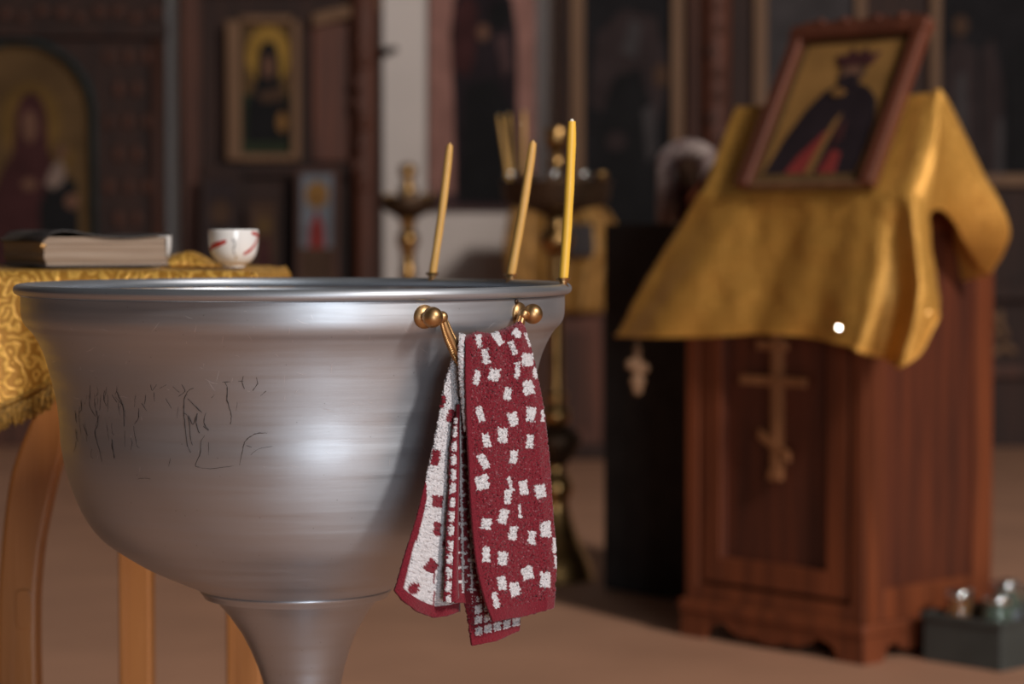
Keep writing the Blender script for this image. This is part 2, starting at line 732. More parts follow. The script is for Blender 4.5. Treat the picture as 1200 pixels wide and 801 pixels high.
def zpt(x, y):     # scratch drawing frame of the close view
    return (60 + x / 4.286, 420 + y / 4.286)


marks = [
    ([(870, 115), (885, 150), (882, 200), (893, 240), (905, 290), (900, 330)], 1.0),
    ([(860, 118), (900, 116)], 0.6),
    ([(965, 88), (960, 120), (970, 152)], 0.7), ([(940, 112), (968, 116)], 0.4),
    ([(1030, 95), (1036, 125), (1012, 162)], 0.8),
    ([(715, 150), (690, 160), (670, 200), (665, 260), (672, 330), (685, 440)], 1.0),
    ([(685, 200), (720, 235), (758, 272)], 0.8),
    ([(655, 130), (672, 165), (640, 190)], 0.6), ([(665, 270), (690, 300), (700, 400), (712, 435)], 0.7),
    ([(690, 285), (712, 330), (735, 275), (728, 320), (745, 375)], 1.1),
    ([(778, 270), (768, 320), (790, 360), (765, 340)], 0.8),
    ([(770, 385), (752, 420), (750, 470), (725, 535), (742, 542)], 0.8),
    ([(790, 420), (792, 485)], 0.4), ([(683, 430), (700, 472)], 0.6),
    ([(945, 535), (960, 470), (972, 420), (1000, 392), (1032, 376), (1085, 373)], 0.85),
    ([(980, 436), (1008, 446)], 0.4), ([(1000, 485), (1040, 455), (1112, 440)], 0.35),
    ([(735, 545), (800, 552), (915, 538)], 0.35),
    ([(330, 165), (345, 205), (362, 245), (368, 340)], 0.9), ([(268, 160), (265, 200), (278, 238)], 0.6),
    ([(305, 180), (330, 220)], 0.5), ([(322, 190), (360, 235)], 0.5),
    ([(440, 250), (438, 300), (418, 328)], 0.7), ([(305, 405), (308, 450), (318, 500)], 1.0),
    ([(228, 260), (235, 330), (220, 370), (240, 450), (256, 520)], 0.7), ([(415, 340), (430, 430), (445, 448)], 0.4),
    ([(190, 180), (195, 240), (225, 290)], 0.5), ([(240, 285), (222, 350)], 0.4), ([(160, 330), (185, 390)], 0.4),
    ([(500, 130), (508, 160), (530, 130)], 0.5), ([(610, 140), (645, 170)], 0.4), ([(455, 225), (480, 262)], 0.4),
    ([(515, 170), (520, 215)], 0.35), ([(475, 180), (470, 230)], 0.35), ([(575, 200), (605, 250)], 0.35),
    ([(820, 180), (805, 200)], 0.4), ([(1080, 162), (1052, 186)], 0.5), ([(935, 215), (930, 262)], 0.3),
    ([(545, 150), (580, 130)], 0.3), ([(640, 240), (632, 300)], 0.3), ([(250, 180), (245, 260)], 0.3), ([(600, 500), (592, 540)], 0.4),
    ([(120, 260), (128, 320)], 0.5), ([(140, 290), (150, 380)], 0.4), ([(435, 603), (470, 600), (498, 604)], 0.5),
]
for k in range(26):
    x0 = 110 + 330 * rnd(); y0 = 130 + 330 * rnd()
    marks.append(([(x0, y0), (x0 + rnd() * 14 - 7, y0 + 18 + 30 * rnd()), (x0 + rnd() * 24 - 12, y0 + 40 + 50 * rnd())], 0.22 + 0.2 * rnd()))
V, F = [], []
for pts, w in marks:
    sp = [(p.x, p.y) for p in smooth_path([Vector((*zpt(*p), 0)) for p in pts], 4)]
    sp = [(x + (rnd() - .5) * 0.6, y + (rnd() - .5) * 0.6) for x, y in sp]
    ws = [w * (0.70 if pts[0][0] > 450 else 0.58) * (0.45 + 0.75 * rnd()) * (0.5 + 0.5 * math.sin(PI * (i + 0.6) / (len(sp) + 0.2))) for i in range(len(sp))]
    V, F = merge((V, F), surface_strip(sp, ws, on_bowl))
o = obj('scratch', (V, F), 'scratch', font, world=True)
o['kind'] = 'stuff'
o['label'] = 'dark scratches and stains on the bowl'
V, F = [], []
for k in range(80):
    x0 = 60 + 560 * rnd(); y0 = 352 + 200 * rnd()
    a = rnd() * PI * (1 if rnd() < .4 else 0.12) + (PI / 2 if rnd() < .35 else 0)
    l = 3 + 13 * rnd() ** 2
    bend = (rnd() - .5) * 3
    V, F = merge((V, F), surface_strip([(x0, y0), (x0 + l * .5 * math.cos(a), y0 + l * .5 * math.sin(a) + bend), (x0 + l * math.cos(a), y0 + l * math.sin(a))], [0.12, 0.28, 0.1], on_bowl))
o = obj('hairline_scratch', (V, F), 'pale_scratch', font, world=True)
o['kind'] = 'stuff'

# --- drop handle with rope-twist bail
PH0, PH1 = math.radians(30.7), math.radians(56.0)
PHM = (PH0 + PH1) / 2
HZ = zf(361)


def fpt(phi, r, z):
    return Vector((FX + r * math.sin(phi), FY - r * math.cos(phi), z))


NV = Vector((math.sin(PHM), -math.cos(PHM), 0))     # outward at the handle
TV = Vector((math.cos(PHM), math.sin(PHM), 0))      # along the handle, towards the right
RB = 0.2922


def axis_lathe(prof, base, direction, n=24):
    """lathe whose axis runs from base along direction"""
    q = Vector((0, 0, 1)).rotation_difference(direction).to_matrix().to_4x4()
    return xform(lathe(prof, n), Matrix.Translation(base) @ q)


for phi, s in ((PH0, 1), (PH1, -1)):
    n = Vector((math.sin(phi), -math.cos(phi), 0))
    base = fpt(phi, RB - 0.002, HZ)
    bp = obj('backplate', axis_lathe([(0.0005, 0.0), (0.0115, 0.0), (0.0120, 0.002), (0.0108, 0.0042), (0.006, 0.006), (0.0052, 0.0085), (0.004, 0.012), (0.0005, 0.012)], base, n), 'brass', font, smooth=True, world=True, auto=0.9)
    kb = obj('knob', merge(ball(fpt(phi, RB + 0.0165, HZ), 0.0103, 24, 14), axis_lathe([(0.001, 0.0), (0.0046, 0), (0.0046, 0.010), (0.001, 0.010)], fpt(phi, RB + 0.002, HZ), n)), 'brass', font, smooth=True, world=True)
    c = fpt(phi, RB + 0.0165, HZ) + TV * s * 0.0125
    obj('pivot', merge(ball(c, 0.0058, 16, 10), tube([c - TV * s * 0.006, c + TV * s * 0.002], 0.0030, 12)), 'brass', font, smooth=True, world=True)
pl = fpt(PH0, RB + 0.0165, HZ) + TV * 0.0135
pr = fpt(PH1, RB + 0.0165, HZ) - TV * 0.0135
hw = (pr - pl).length / 2
mid = (pl + pr) / 2
ctrl = [(-1, 0), (-0.93, -0.010), (-0.80, -0.024), (-0.60, -0.040), (-0.32, -0.0505), (0, -0.054), (0.32, -0.0505), (0.60, -0.040), (0.80, -0.024), (0.93, -0.010), (1, 0)]
bail_path = smooth_path([mid + TV * (hw * u) + Vector((0, 0, z)) + NV * 0.004 * (1 - abs(u)) for u, z in ctrl], 9)
nb = len(bail_path)
V, F = [], []
for k_, (lat, r0, r1, bead) in enumerate(((0.0, 0.0024, 0.0022, 0), (-1.0, 0.0013, 0.0012, 1), (1.0, 0.0013, 0.0012, 1), (-0.5, 0.0014, 0.0010, 0), (0.5, 0.0014, 0.0010, 0))):
    path, rad = [], []
    for i in range(0, 4 * (nb - 1) + 1):
        u = i / (4 * (nb - 1))
        j = min(int(u * (nb - 1)), nb - 2)
        p = bail_path[j].lerp(bail_path[j + 1], u * (nb - 1) - j)
        t = (bail_path[min(j + 2, nb - 1)] - bail_path[max(j - 1, 0)]).normalized()
        b = t.cross(NV).normalized()
        sw = 0.0022 + 0.0040 * math.sin(PI * u) ** 0.7
        path.append(p + b * (lat * sw) - NV * (abs(lat) * 0.0008))
        rad.append((r0 + r1 * math.sin(PI * u) ** 0.6) * (1 + (0.28 * math.sin(i * 1.6) if bead else 0)))
    V, F = merge((V, F), tube(path, rad, 8))
obj('bail', (V, F), 'brass', font, smooth=True, world=True)
# screw above the right plate
obj('screw', axis_lathe([(0.0004, 0), (0.0026, 0), (0.0022, 0.0025), (0.0004, 0.003)], fpt(PH1 - 0.02, RB - 0.0006, HZ + 0.0125), Vector((math.sin(PH1), -math.cos(PH1), 0))), 'dark_bronze', font, smooth=True, world=True)

# --- candle cups on the far side of the rim, with candles
RIMR = 0.2937
candles = [((507, 325), (527, 170), 0.0047, 'beeswax', 'thin amber wax candle standing apart on the far rim, shortest and alone'),
           ((598, 326), (624.5, 167), 0.0051, 'beeswax', 'amber wax candle leaning sideways on the font rim, second of the three'),
           ((660, 321), (670, 142), 0.0052, 'pale_beeswax', 'tallest bright yellow candle on the font rim above the towel')]
for (bx_, by_), (tx, ty), r, mm, lab in candles:
    # spot on the rim, far half
    best = None
    for i in range(400):
        phi = PI / 2 * 0.85 + (PI - PI / 2 * 0.85) * i / 400
        p = fpt(phi, RIMR, 0)
        px = 600 + FPX * p.x / p.y
        if best is None or abs(px - bx_) < best[0]:
            best = (abs(px - bx_), phi)
    phi = best[1]
    base = fpt(phi, RIMR, zr + 0.004)
    g = lathe([(0.0005, -0.004), (0.0052, -0.004), (0.0058, 0.0), (0.0040, 0.002), (0.0045, 0.0045), (0.0075, 0.0065), (0.0080, 0.0078), (0.0070, 0.0085), (0.0056, 0.0085), (0.0054, 0.004), (0.0005, 0.004)], 24)
    obj('candle_cup', xform(g, Matrix.Translation(base)), 'brass', font, smooth=True, world=True, auto=0.8)
    top = at(tx, ty, base.y)
    start = base + Vector((0, 0, 0.0045))
    ct = thing('church_candle', lab, 'candle', start, group='wax candles on the font rim')
    ax = top - start
    L_ = ax.length
    path = [start + ax * (i / 14) + Vector((0.0012 * math.sin(PI * i / 14), 0, 0)) for i in range(15)]
    rad = [r * 0.97] + [r * (1.0 + 0.03 * math.sin(i * 1.7)) for i in range(1, 13)] + [r * 0.96, r * 0.8]
    obj('wax', tube(path, rad, 16), mm, ct, smooth=True, world=True, auto=0.7)
    e = ax.normalized()
    obj('wick', tube([top - e * 0.001, top + e * 0.0025], [r * 0.55, r * 0.25], 8), 'wick' if mm == 'pale_beeswax' else mm, ct, world=True)

# ------------------------------------------------------------------ towel over the bail
RED = (0.165, 0.012, 0.022)
DRED = RED
HEM = (0.155, 0.012, 0.022)
WHT = (0.57, 0.55, 0.575)
towel = thing('hand_towel', 'red and white terry hand towel with square pattern hanging over the brass handle', 'towel', tuple(mid + NV * 0.02 + Vector((0, 0, zf(757) - mid.z))))
PT0 = Vector((FX, FY, 0))


def tplane(px, py, off):
    return at_plane(px, py, PT0 + NV * off, NV)


def in_quad(px, py, c):
    cx, cy, w, h, rot = c
    a = math.radians(rot)
    dx, dy = px - cx, py - cy
    u = dx * math.cos(a) + dy * math.sin(a)
    v = -dx * math.sin(a) + dy * math.cos(a)
    return abs(u) < w / 2 and abs(v) < h / 2


W_SQ = [(560.4, 400, 7, 16, -8), (568, 417.5, 10, 19, -6), (582, 396, 9, 18, -35), (600, 407.5, 7, 18, -18), (605, 391, 9, 8, 25), (617, 421, 14, 16, 5),
        (578, 439, 13, 15, 12), (558, 442, 7, 18, 10), (605, 434, 6, 20, 4), (626.5, 437, 7, 13, -8), (593.6, 461, 9, 16, 8), (618, 454, 13, 17, -12),
        (561.6, 485, 8, 19, -16), (600, 491, 11, 17, -14), (621, 486, 11, 18, 6), (634.5, 487, 4, 15, -3), (569, 516, 9, 17, -14), (588, 510, 12, 19, 3),
        (620, 517, 10, 17, 4), (600.6, 535, 9, 17, 8), (565.6, 540, 10, 19, -24), (564, 565, 17, 18, -12), (597, 567, 4, 18, -20), (612.5, 571, 11, 18, -6),
        (632, 575, 13, 17, -8), (594, 581, 9, 19, 4), (608, 598, 4, 17, 0), (588.5, 605, 11, 18, 15), (568.8, 613, 12, 14, 14), (600, 624, 10, 17, 6),
        (622, 629.5, 9, 17, 2), (638, 620, 12, 19, -6), (648.5, 639, 5, 20, -2), (568.5, 649, 9, 19, -4), (587.6, 654, 12, 17, 6), (617, 671, 14, 16, -16),
        (638, 679, 12, 19, 4), (587, 683, 10, 17, -8), (602, 690, 12, 17, -12), (580, 703, 7, 21, -14), (650, 658, 4, 16, 0), (617, 398, 4, 17, -20)]
R_SQ = [(518, 471, 6, 15, 8), (528, 487, 10, 15, 10), (531, 517, 7, 15, 0), (510, 536, 9, 19, 8), (528, 563, 6, 15, 0), (511.6, 587, 13, 14, 3),
        (511, 619, 9, 15, 10), (504.5, 663, 13, 15, 38), (484, 689, 11, 13, 12), (521, 636, 6, 10, 20), (523, 668, 8, 8, 30), (524, 692, 9, 12, 20)]


def jit(px, py, s=1.6):
    n = noise.noise_vector(Vector((px * 0.45, py * 0.45, 3.0)))
    return px + n.x * s + (rnd() - .5) * 1.0, py + n.y * s + (rnd() - .5) * 1.0


def col_front(px, py, u, v, dl, db):
    if db < 13 or dl < 5.0:
        return HEM
    qx, qy = jit(px, py)
    for c in W_SQ:
        c = (c[0], c[1], c[2] * 0.93, c[3] * 0.93, c[4])
        if abs(qx - c[0]) < 22 and abs(qy - c[1]) < 22 and in_quad(qx, qy, c):
            return WHT
    # stray pale loops
    if rnd() < 0.022:
        return (0.30, 0.12, 0.14)
    return RED


def col_white(px, py, u, v, dl, db):
    if db < 11 or dl < interp([(380, 0), (560, 0), (585, 6), (700, 7)], py):
        return HEM
    qx, qy = jit(px, py, 1.2)
    for c in R_SQ:
        if abs(qx - c[0]) < 20 and abs(qy - c[1]) < 20 and in_quad(qx, qy, c):
            return DRED
    if abs(px - (508 + (py - 660) * -0.02)) < 0.7 and 668 < py < 712:
        return RED
    return WHT


def col_grid(px, py, u, v, dl, db):
    if db < 12:
        return DRED
    qx, qy = jit(px, py, 1.0)
    a = (qx - 536 - (qy - 480) * 0.02) % 10.5
    b = (qy + (8 if int((qx - 536) / 10.5) % 2 else 0)) % 17.0
    return WHT if a < 2.6 or b < 2.8 else DRED


def col_fold(px, py, u, v, dl, db):
    return HEM


def col_whitefold(px, py, u, v, dl, db):
    if rnd() < 0.05:
        return (0.5, 0.3, 0.32)
    return WHT


def col_flap(px, py, u, v, dl, db):
    if db < 10 or dl < 6:
        return DRED
    qx, qy = jit(px, py, 1.0)
    a = (qx - 553) % 11.0
    b = (qy + qx * 0.25) % 13.0
    return WHT if a > 2.6 and b > 3.2 and b < 12.6 else DRED


def panel(name, lpts, rpts, top, bot, offs, colf, step=0.95, ripple=None, thick=0.0032, fuzz=0.0007):
    """a hanging fold of the towel. lpts / rpts: (py, px) outlines; top / bot: (u, dpy) added to the ends; offs(u, v): distance out from the font axis"""
    y0, y1 = lpts[0][0], lpts[-1][0]
    z0, z1 = rpts[0][0], rpts[-1][0]
    nv = int(max(y1 - y0, z1 - z0) / step)
    nu = max(6, int(max(abs(interp(rpts, (z0 + z1) / 2) - interp(lpts, (y0 + y1) / 2)), 8) / step))
    V, F, C = [], [], []
    for j in range(nv + 1):
        v = j / nv
        yl = y0 + (y1 - y0) * v
        yr = z0 + (z1 - z0) * v
        xl = sinterp(lpts, yl)
        xr = sinterp(rpts, yr)
        for i in range(nu + 1):
            u = i / nu
            px = xl + (xr - xl) * u
            py = yl + (yr - yl) * u
            py += interp(top, u) * (1 - v) ** 3 + interp(bot, u) * v ** 6
            dl = px - xl
            db = (1 - v) * max(y1 - y0, z1 - z0)
            off = offs(u, v)
            f = fuzz
            c = colf(px, py, u, v, dl, db)
            if c in (HEM,) or (c == DRED and db < 12):
                f *= 0.35
            hh = noise.noise(Vector((px * 0.5, py * 0.5, 1.0))) * f * 1.2 + (rnd() - .5) * f * 2
            p = tplane(px, py, off + hh)
            p += Vector(((rnd() - .5), (rnd() - .5), (rnd() - .5))) * f * 1.3
            V.append(p)
            C.append(c)
    w = nu + 1
    for j in range(nv):
        for i in range(nu):
            F.append((j * w + i, (j + 1) * w + i, (j + 1) * w + i + 1, j * w + i + 1))
    o = obj(name, (V, F), 'terry', towel, smooth=True, world=True)
    ca = o.data.color_attributes.new('weave', 'FLOAT_COLOR', 'POINT')
    flat = []
    for c in C:
        k = 0.90 + 0.2 * rnd()
        flat += [c[0] * k, c[1] * k, c[2] * k, 1.0]
    ca.data.foreach_set('color', flat)
    md = o.modifiers.new('thickness', 'SOLIDIFY')
    md.thickness = thick
    md.offset = 0.0
    return o


RBAIL = (mid - PT0).dot(NV)     # distance of the bail from the axis


def over(v, h, depth=0.012):
    """turn of the cloth over the bail near the top"""
    x = min(v / h, 1.0)
    return -depth * (1 - math.sqrt(max(0.0, 1 - (1 - x) ** 2)))


panel('front_fold',
      [(394, 545.5), (430, 545), (480, 546), (540, 549), (600, 552), (660, 558), (700, 567), (728, 577)],
      [(376, 612), (410, 622), (445, 630), (480, 636.5), (540, 643), (600, 647), (650, 651), (680, 650.5), (712, 648)],
      [(0, 0), (0.2, -1), (0.45, 6), (0.7, 4), (0.85, 3), (0.95, -1), (1, 1)], [(0, 0), (0.5, 2), (1, 0)],
      lambda u, v: RBAIL + 0.0135 + over(v, 0.035, 0.016) + 0.006 * v + 0.0035 * math.sin(u * 5.2 + v * 1.2) * (0.25 + v) - 0.012 * max(0, u - 0.88) / 0.12 * 0.6
      + 0.0018 * math.sin(u * 17 + v * 5) * max(0, 1 - v * 3), col_front)
panel('white_fold',
      [(391, 540), (410, 534), (430, 527), (455, 520), (490, 514), (520, 508), (560, 499), (605, 488), (650, 474), (692, 462)],
      [(396, 550), (440, 546), (480, 541), (520, 538), (600, 536), (660, 537), (716, 538)],
      [(0, 0), (1, 0)], [(0, 0), (0.12, 8), (0.35, 16), (0.6, 17), (0.8, 10), (1, 0)],
      lambda u, v: RBAIL - 0.004 + over(v, 0.03) * -0.6 + 0.006 * math.sin(u * 3.0 + v) * v - 0.004 * v + 0.0025 * math.sin(u * 9) * v, col_white)
panel('white_turnback',
      [(391, 537.5), (420, 537), (450, 539), (480, 542), (505, 545)],
      [(394, 547), (420, 547.5), (450, 548), (480, 548), (505, 548)],
      [(0, 0), (1, 0)], [(0, 0), (1, 0)],
      lambda u, v: RBAIL + 0.008 + over(v, 0.10) + 0.003 * math.sin(u * PI), col_whitefold)
panel('inner_fold',
      [(470, 538), (520, 535.5), (600, 534), (660, 533), (706, 532)],
      [(470, 556), (520, 562), (600, 566), (660, 572), (706, 580)],
      [(0, 0), (1, 0)], [(0, 0), (1, 0)],
      lambda u, v: RBAIL + 0.001 - 0.004 * math.sin(u * PI) + 0.002 * v, col_grid)
panel('hem_fold',
      [(474, 536.5), (510, 535), (545, 534), (590, 532.5), (640, 530.5), (680, 528.5), (707, 527.5)],
      [(474, 537.5), (510, 537), (545, 537.5), (590, 536), (640, 535.5), (680, 535.5), (701, 536.5)],
      [(0, 0), (1, 0)], [(0, 0), (1, 0)],
      lambda u, v: RBAIL + 0.001 + 0.005 * v + 0.003 * math.sin(u * PI), col_fold)
panel('dotted_fold',
      [(490, 533), (530, 528), (560, 527), (620, 523.5), (680, 521), (704, 520)],
      [(490, 535), (530, 535), (560, 535), (620, 533), (680, 531), (706, 530)],
      [(0, 0), (1, 0)], [(0, 0), (1, 0)],
      lambda u, v: RBAIL + 0.0025 + 0.003 * math.sin(u * PI) + 0.002 * v, lambda px, py, u, v, dl, db: WHT if jit(px, py, 3.5)[1] % 16.5 > 5.5 and u + 0.2 * (rnd() - .5) > 0.25 else DRED)
panel('lower_flap',
      [(680, 543), (705, 545), (730, 549), (756, 552.5)],
      [(690, 608), (705, 608), (725, 608.5), (738, 608)],
      [(0, 0), (1, 0)], [(0, 0), (0.5, 4), (1, 0)],
      lambda u, v: RBAIL - 0.002 + 0.004 * math.sin(u * 4) * v, col_flap)


# ------------------------------------------------------------------ side table behind the font
ZT = 0.962                         # top of the cloth
TX0, TX1, TY0, TY1 = -1.12, -0.333, 3.08, 3.52
tb = thing('side_table', 'wooden side table with curved board leg under a gold brocade cloth', 'table', ((TX0 + TX1) / 2, (TY0 + TY1) / 2, 0))
obj('tabletop', box(TX0 + 0.012, TX1 - 0.012, TY0 + 0.012, TY1 - 0.012, ZT - 0.036, ZT - 0.006), 'table_wood', tb, world=True, bevel=0.003)


def curved_leg(Y, mirror=None):
    left = [(470, 46), (500, 32), (530, 20), (555, 12), (600, 5), (650, 0), (700, -3), (760, -4), (820, -4), (1000, 0), (1180, 8)]
    right = [(462, 84), (500, 78), (532, 72), (555, 66), (580, 60), (610, 53.5), (640, 48), (690, 43), (740, 42), (801, 43), (1000, 50), (1180, 62)]
    pts = []
    ys = [455 + i * (1180 - 455) / 36 for i in range(37)]
    zb = 0.0
    prof = []
    for y in ys:
        prof.append((at(sinterp(left, y), y, Y).x, at(sinterp(right, y), y, Y).x, at(0, y, Y).z))
    z1 = ZT - 0.036
    z0 = prof[0][2]
    zmin = prof[-1][2]
    prof = [(a, b, (z - zmin) / (z0 - zmin) * (z1 if z > zmin + 1e9 else z0)) for a, b, z in prof]
    prof = [(prof[0][0], prof[0][1], z1)] + prof
    poly = [(a, z) for a, b, z in prof] + [(b, z) for a, b, z in reversed(prof)]
    if mirror is not None:
        poly = [(2 * mirror - x, z) for x, z in poly][::-1]
    return prism(poly[::-1], Y, Y + 0.045)


YL = 3.12
o = obj('leg', curved_leg(YL), 'table_wood', tb, world=True, bevel=0.006)
# inlaid wedge peg
a, b = at(18, 690, YL), at(38, 737, YL)
obj('peg', prism([(a.x + (b.x - a.x) * (0.5 + 0.5 * math.cos(t)), (a.z + b.z) / 2 + (1 if math.sin(t) > 0 else -1) * (abs(math.sin(t)) ** 0.3) * (a.z - b.z) / 2) for t in [2 * PI * i / 20 for i in range(20)]], YL - 0.0025, YL + 0.002), 'table_wood', o, world=True, bevel=0.001)
obj('leg', curved_leg(YL, mirror=(TX0 + TX1) / 2 - 0.18), 'table_wood', tb, world=True, bevel=0.006)
YB = 3.40
for (x0, x1) in ((135, 173), (262, 303)):
    xa, xb = wx(x0, YB), wx(x1, YB)
    lg = obj('leg', box(xa, xb, YB, YB + 0.05, 0, ZT - 0.036), 'table_wood', tb, world=True, bevel=0.004)
    obj('edge_strip', box(xa + 0.002, xa + 0.011, YB - 0.003, YB + 0.002, 0.01, ZT - 0.04), 'table_wood', lg, world=True, bevel=0.001)
obj('apron', box(TX0 + 0.06, TX1 - 0.06, TY0 + 0.05, TY0 + 0.07, ZT - 0.11, ZT - 0.036), 'table_wood', tb, world=True)
obj('apron', box(TX0 + 0.06, TX1 - 0.06, YB + 0.01, YB + 0.03, ZT - 0.11, ZT - 0.036), 'table_wood', tb, world=True)

# tablecloth: flat top with thin puckered edge; deep drape over the near edge left of the font
tc_ = thing('gold_tablecloth', 'gold brocade tablecloth with fringed hem on the side table', 'tablecloth', ((TX0 + TX1) / 2, (TY0 + TY1) / 2, ZT - 0.3))
V, F = [], []
nx, ny = 70, 60
for j in range(ny + 1):
    for i in range(nx + 1):
        x = TX0 - 0.004 + (TX1 - TX0 + 0.008) * i / nx
        y = TY0 - 0.004 + (TY1 - TY0 + 0.008) * j / ny
        dd = min(x - TX0, TX1 - x, y - TY0, TY1 - y)
        z = ZT - 0.0012 + 0.0018 * noise.noise(Vector((x * 14, y * 14, 0))) - 0.004 * max(0, 1 - dd / 0.02) ** 2
        V.append((x, y, z))
for j in range(ny):
    for i in range(nx):
        a = j * (nx + 1) + i
        F.append((a, a + 1, a + nx + 2, a + nx + 1))
o = obj('cloth_top', (V, F), 'table_brocade', tc_, smooth=True, world=True)
md = o.modifiers.new('thickness', 'SOLIDIFY'); md.thickness = 0.003; md.offset = -1


def skirt(name, pts, drop, out, nz, mat_, fold=0.012, freq=38):
    """cloth hanging from an edge path; drop(s) = length at fraction s"""
    pts = smooth_path([Vector(p) for p in pts], 12)
    V, F = [], []
    m = len(pts)
    for i, p in enumerate(pts):
        s = i / (m - 1)
        t = (pts[min(i + 1, m - 1)] - pts[max(i - 1, 0)])
        n = Vector((t.y, -t.x, 0)).normalized()
        for k in range(nz + 1):
            v = k / nz
            w = math.sin(s * freq) * fold * v + 0.35 * math.sin(s * freq * 2.3 + 1) * fold * v
            q = p + n * (out * (v ** 0.7) * 0.7 + w + 0.004 * min(1, v * 8)) + Vector((0, 0, -drop(s) * v - 0.003 * min(1, v * 10)))
            V.append(q)
    for i in range(m - 1):
        for k in range(nz):
            a = i * (nz + 1) + k
            F.append((a, a + nz + 1, a + nz + 2, a + 1))
    o = obj(name, (V, F), mat_, tc_, smooth=True, world=True)
    md = o.modifiers.new('thickness', 'SOLIDIFY'); md.thickness = 0.003; md.offset = 1
    return o, V, nz


# near edge: hem climbs towards the right end of the drape
xs0, xs1 = TX0, wx(70, TY0)
dropf = lambda s: 0.30 - 0.165 * s ** 1.8
o, SV, nzk = skirt('front_drape', [(xs0 + (xs1 - xs0) * i / 6, TY0 - 0.004, ZT - 0.002) for i in range(7)], dropf, 0.03, 16, 'table_brocade', 0.010, 26)
# fringe along the hem: a band of short threads
hem = [SV[i * (nzk + 1) + nzk] for i in range(len(SV) // (nzk + 1))]
V, F = [], []
for i in range(len(hem) - 1):
    for s in range(9):
        p = hem[i].lerp(hem[i + 1], (s + rnd() * .5) / 9)
        q = p + Vector((rnd() * .008 - .004, -0.004 - 0.004 * rnd(), -0.020 - 0.009 * rnd()))
        V, F = merge((V, F), tube([p + Vector((0, 0, .004)), p.lerp(q, .5) + Vector((0, -.002, 0)), q], [0.0015, 0.0018, 0.0010], 4))
o = obj('fringe', (V, F), 'fringe_gold', tc_, world=True)
o['kind'] = 'stuff'
obj('hem_braid', tube([p + Vector((0, -0.004, 0.006)) for p in hem], 0.0035, 6), 'fringe_gold', tc_, smooth=True, world=True)
# shallow drop along the rest
def small_skirt(pts, d, name):
    skirt(name, pts, lambda s: d, 0.01, 5, 'table_brocade', 0.003, 60)
small_skirt([(xs1 + (TX1 - xs1) * i / 6, TY0 - 0.004, ZT - 0.002) for i in range(7)], 0.075, 'front_edge')
small_skirt([(TX1 + 0.004, TY0 + (TY1 - TY0) * i / 6, ZT - 0.002) for i in range(7)], 0.035, 'side_edge')

# thick old book
YK = 3.16
kc = at(52, 315.5, YK)
kc.z = ZT + 0.001
BR = math.radians(27)
bk = thing('old_book', 'thick old book with dark leather cover lying on the gold tablecloth', 'book', tuple(kc), BR)
# local: x along the front (page) face, y towards the back, near corner at the origin
BW, BD, BH = 0.171, 0.20, 0.042
bw = 0.002
def sheet_block(x0, x1, y0, y1, z0, z1, n=14):
    V, F = [], []
    for i in range(n + 1):
        z = z0 + (z1 - z0) * i / n
        j = 0.0014 * (rnd() - .5) * 2
        sh = 0.004 * math.sin(i / n * 2.4)
        for (x, y) in ((x0 - sh + j, y0 + j), (x1 + j - sh, y0 + j), (x1 - sh, y1), (x0 - sh + j, y1)):
            V.append((x, y, z + 0.0012 * math.sin(x * 40) * (i / n)))
    for i in range(n):
        for k in range(4):
            l = (k + 1) % 4
            F.append((4 * i + k, 4 * i + l, 4 * i + 4 + l, 4 * i + 4 + k))
    F += [(3, 2, 1, 0), (4 * n, 4 * n + 1, 4 * n + 2, 4 * n + 3)]
    return V, F
V, F = sheet_block(0.004, BW, 0.004, BD, 0.003, BH - 0.002)
obj('page_block', (V, F), 'pages', bk)
def cover(z, th, warp):
    V, F = [], []
    n = 12
    for j in range(3):
        for i in range(n + 1):
            x = -0.004 + (BW + 0.006) * i / n
            y = -0.001 + (BD + 0.004) * j / 2
            dz = warp * (0.0055 * math.exp(-((x - 0.025) / 0.03) ** 2) - 0.010 * max(0, (0.012 - x) / 0.02) + 0.002 * math.sin(x * 45))
            V.append((x, y, z + dz))
    for k in range(2):
        for i in range(n):
            a = k * (n + 1) + i
            F.append((a, a + 1, a + n + 2, a + n + 1))
    o = obj('cover', (V, F), 'leather', bk, smooth=True)
    md = o.modifiers.new('thickness', 'SOLIDIFY'); md.thickness = th; md.offset = 0
cover(0.0015, 0.0026, 0)
cover(BH - 0.001, 0.0026, 1)
obj('spine', box(BW - 0.001, BW + 0.004, 0.02, BD, 0.003, BH - 0.002), 'leather', bk, bevel=0.001)
obj('corner_guard', box(-0.0055, 0.002, -0.002, 0.010, BH - 0.016, BH - 0.0115), 'old_brass', bk, bevel=0.001)

# cups
def cup_profile(R, H):
    pts = [(0.45, 0.0), (0.47, 0.04), (0.50, 0.06), (0.72, 0.16), (0.90, 0.34), (0.98, 0.58), (1.0, 0.80), (1.0, 1.0), (0.965, 1.0), (0.955, 0.8), (0.93, 0.55), (0.84, 0.34), (0.6, 0.17), (0.2, 0.12)]
    return [(r * R, z * H) for r, z in pts]


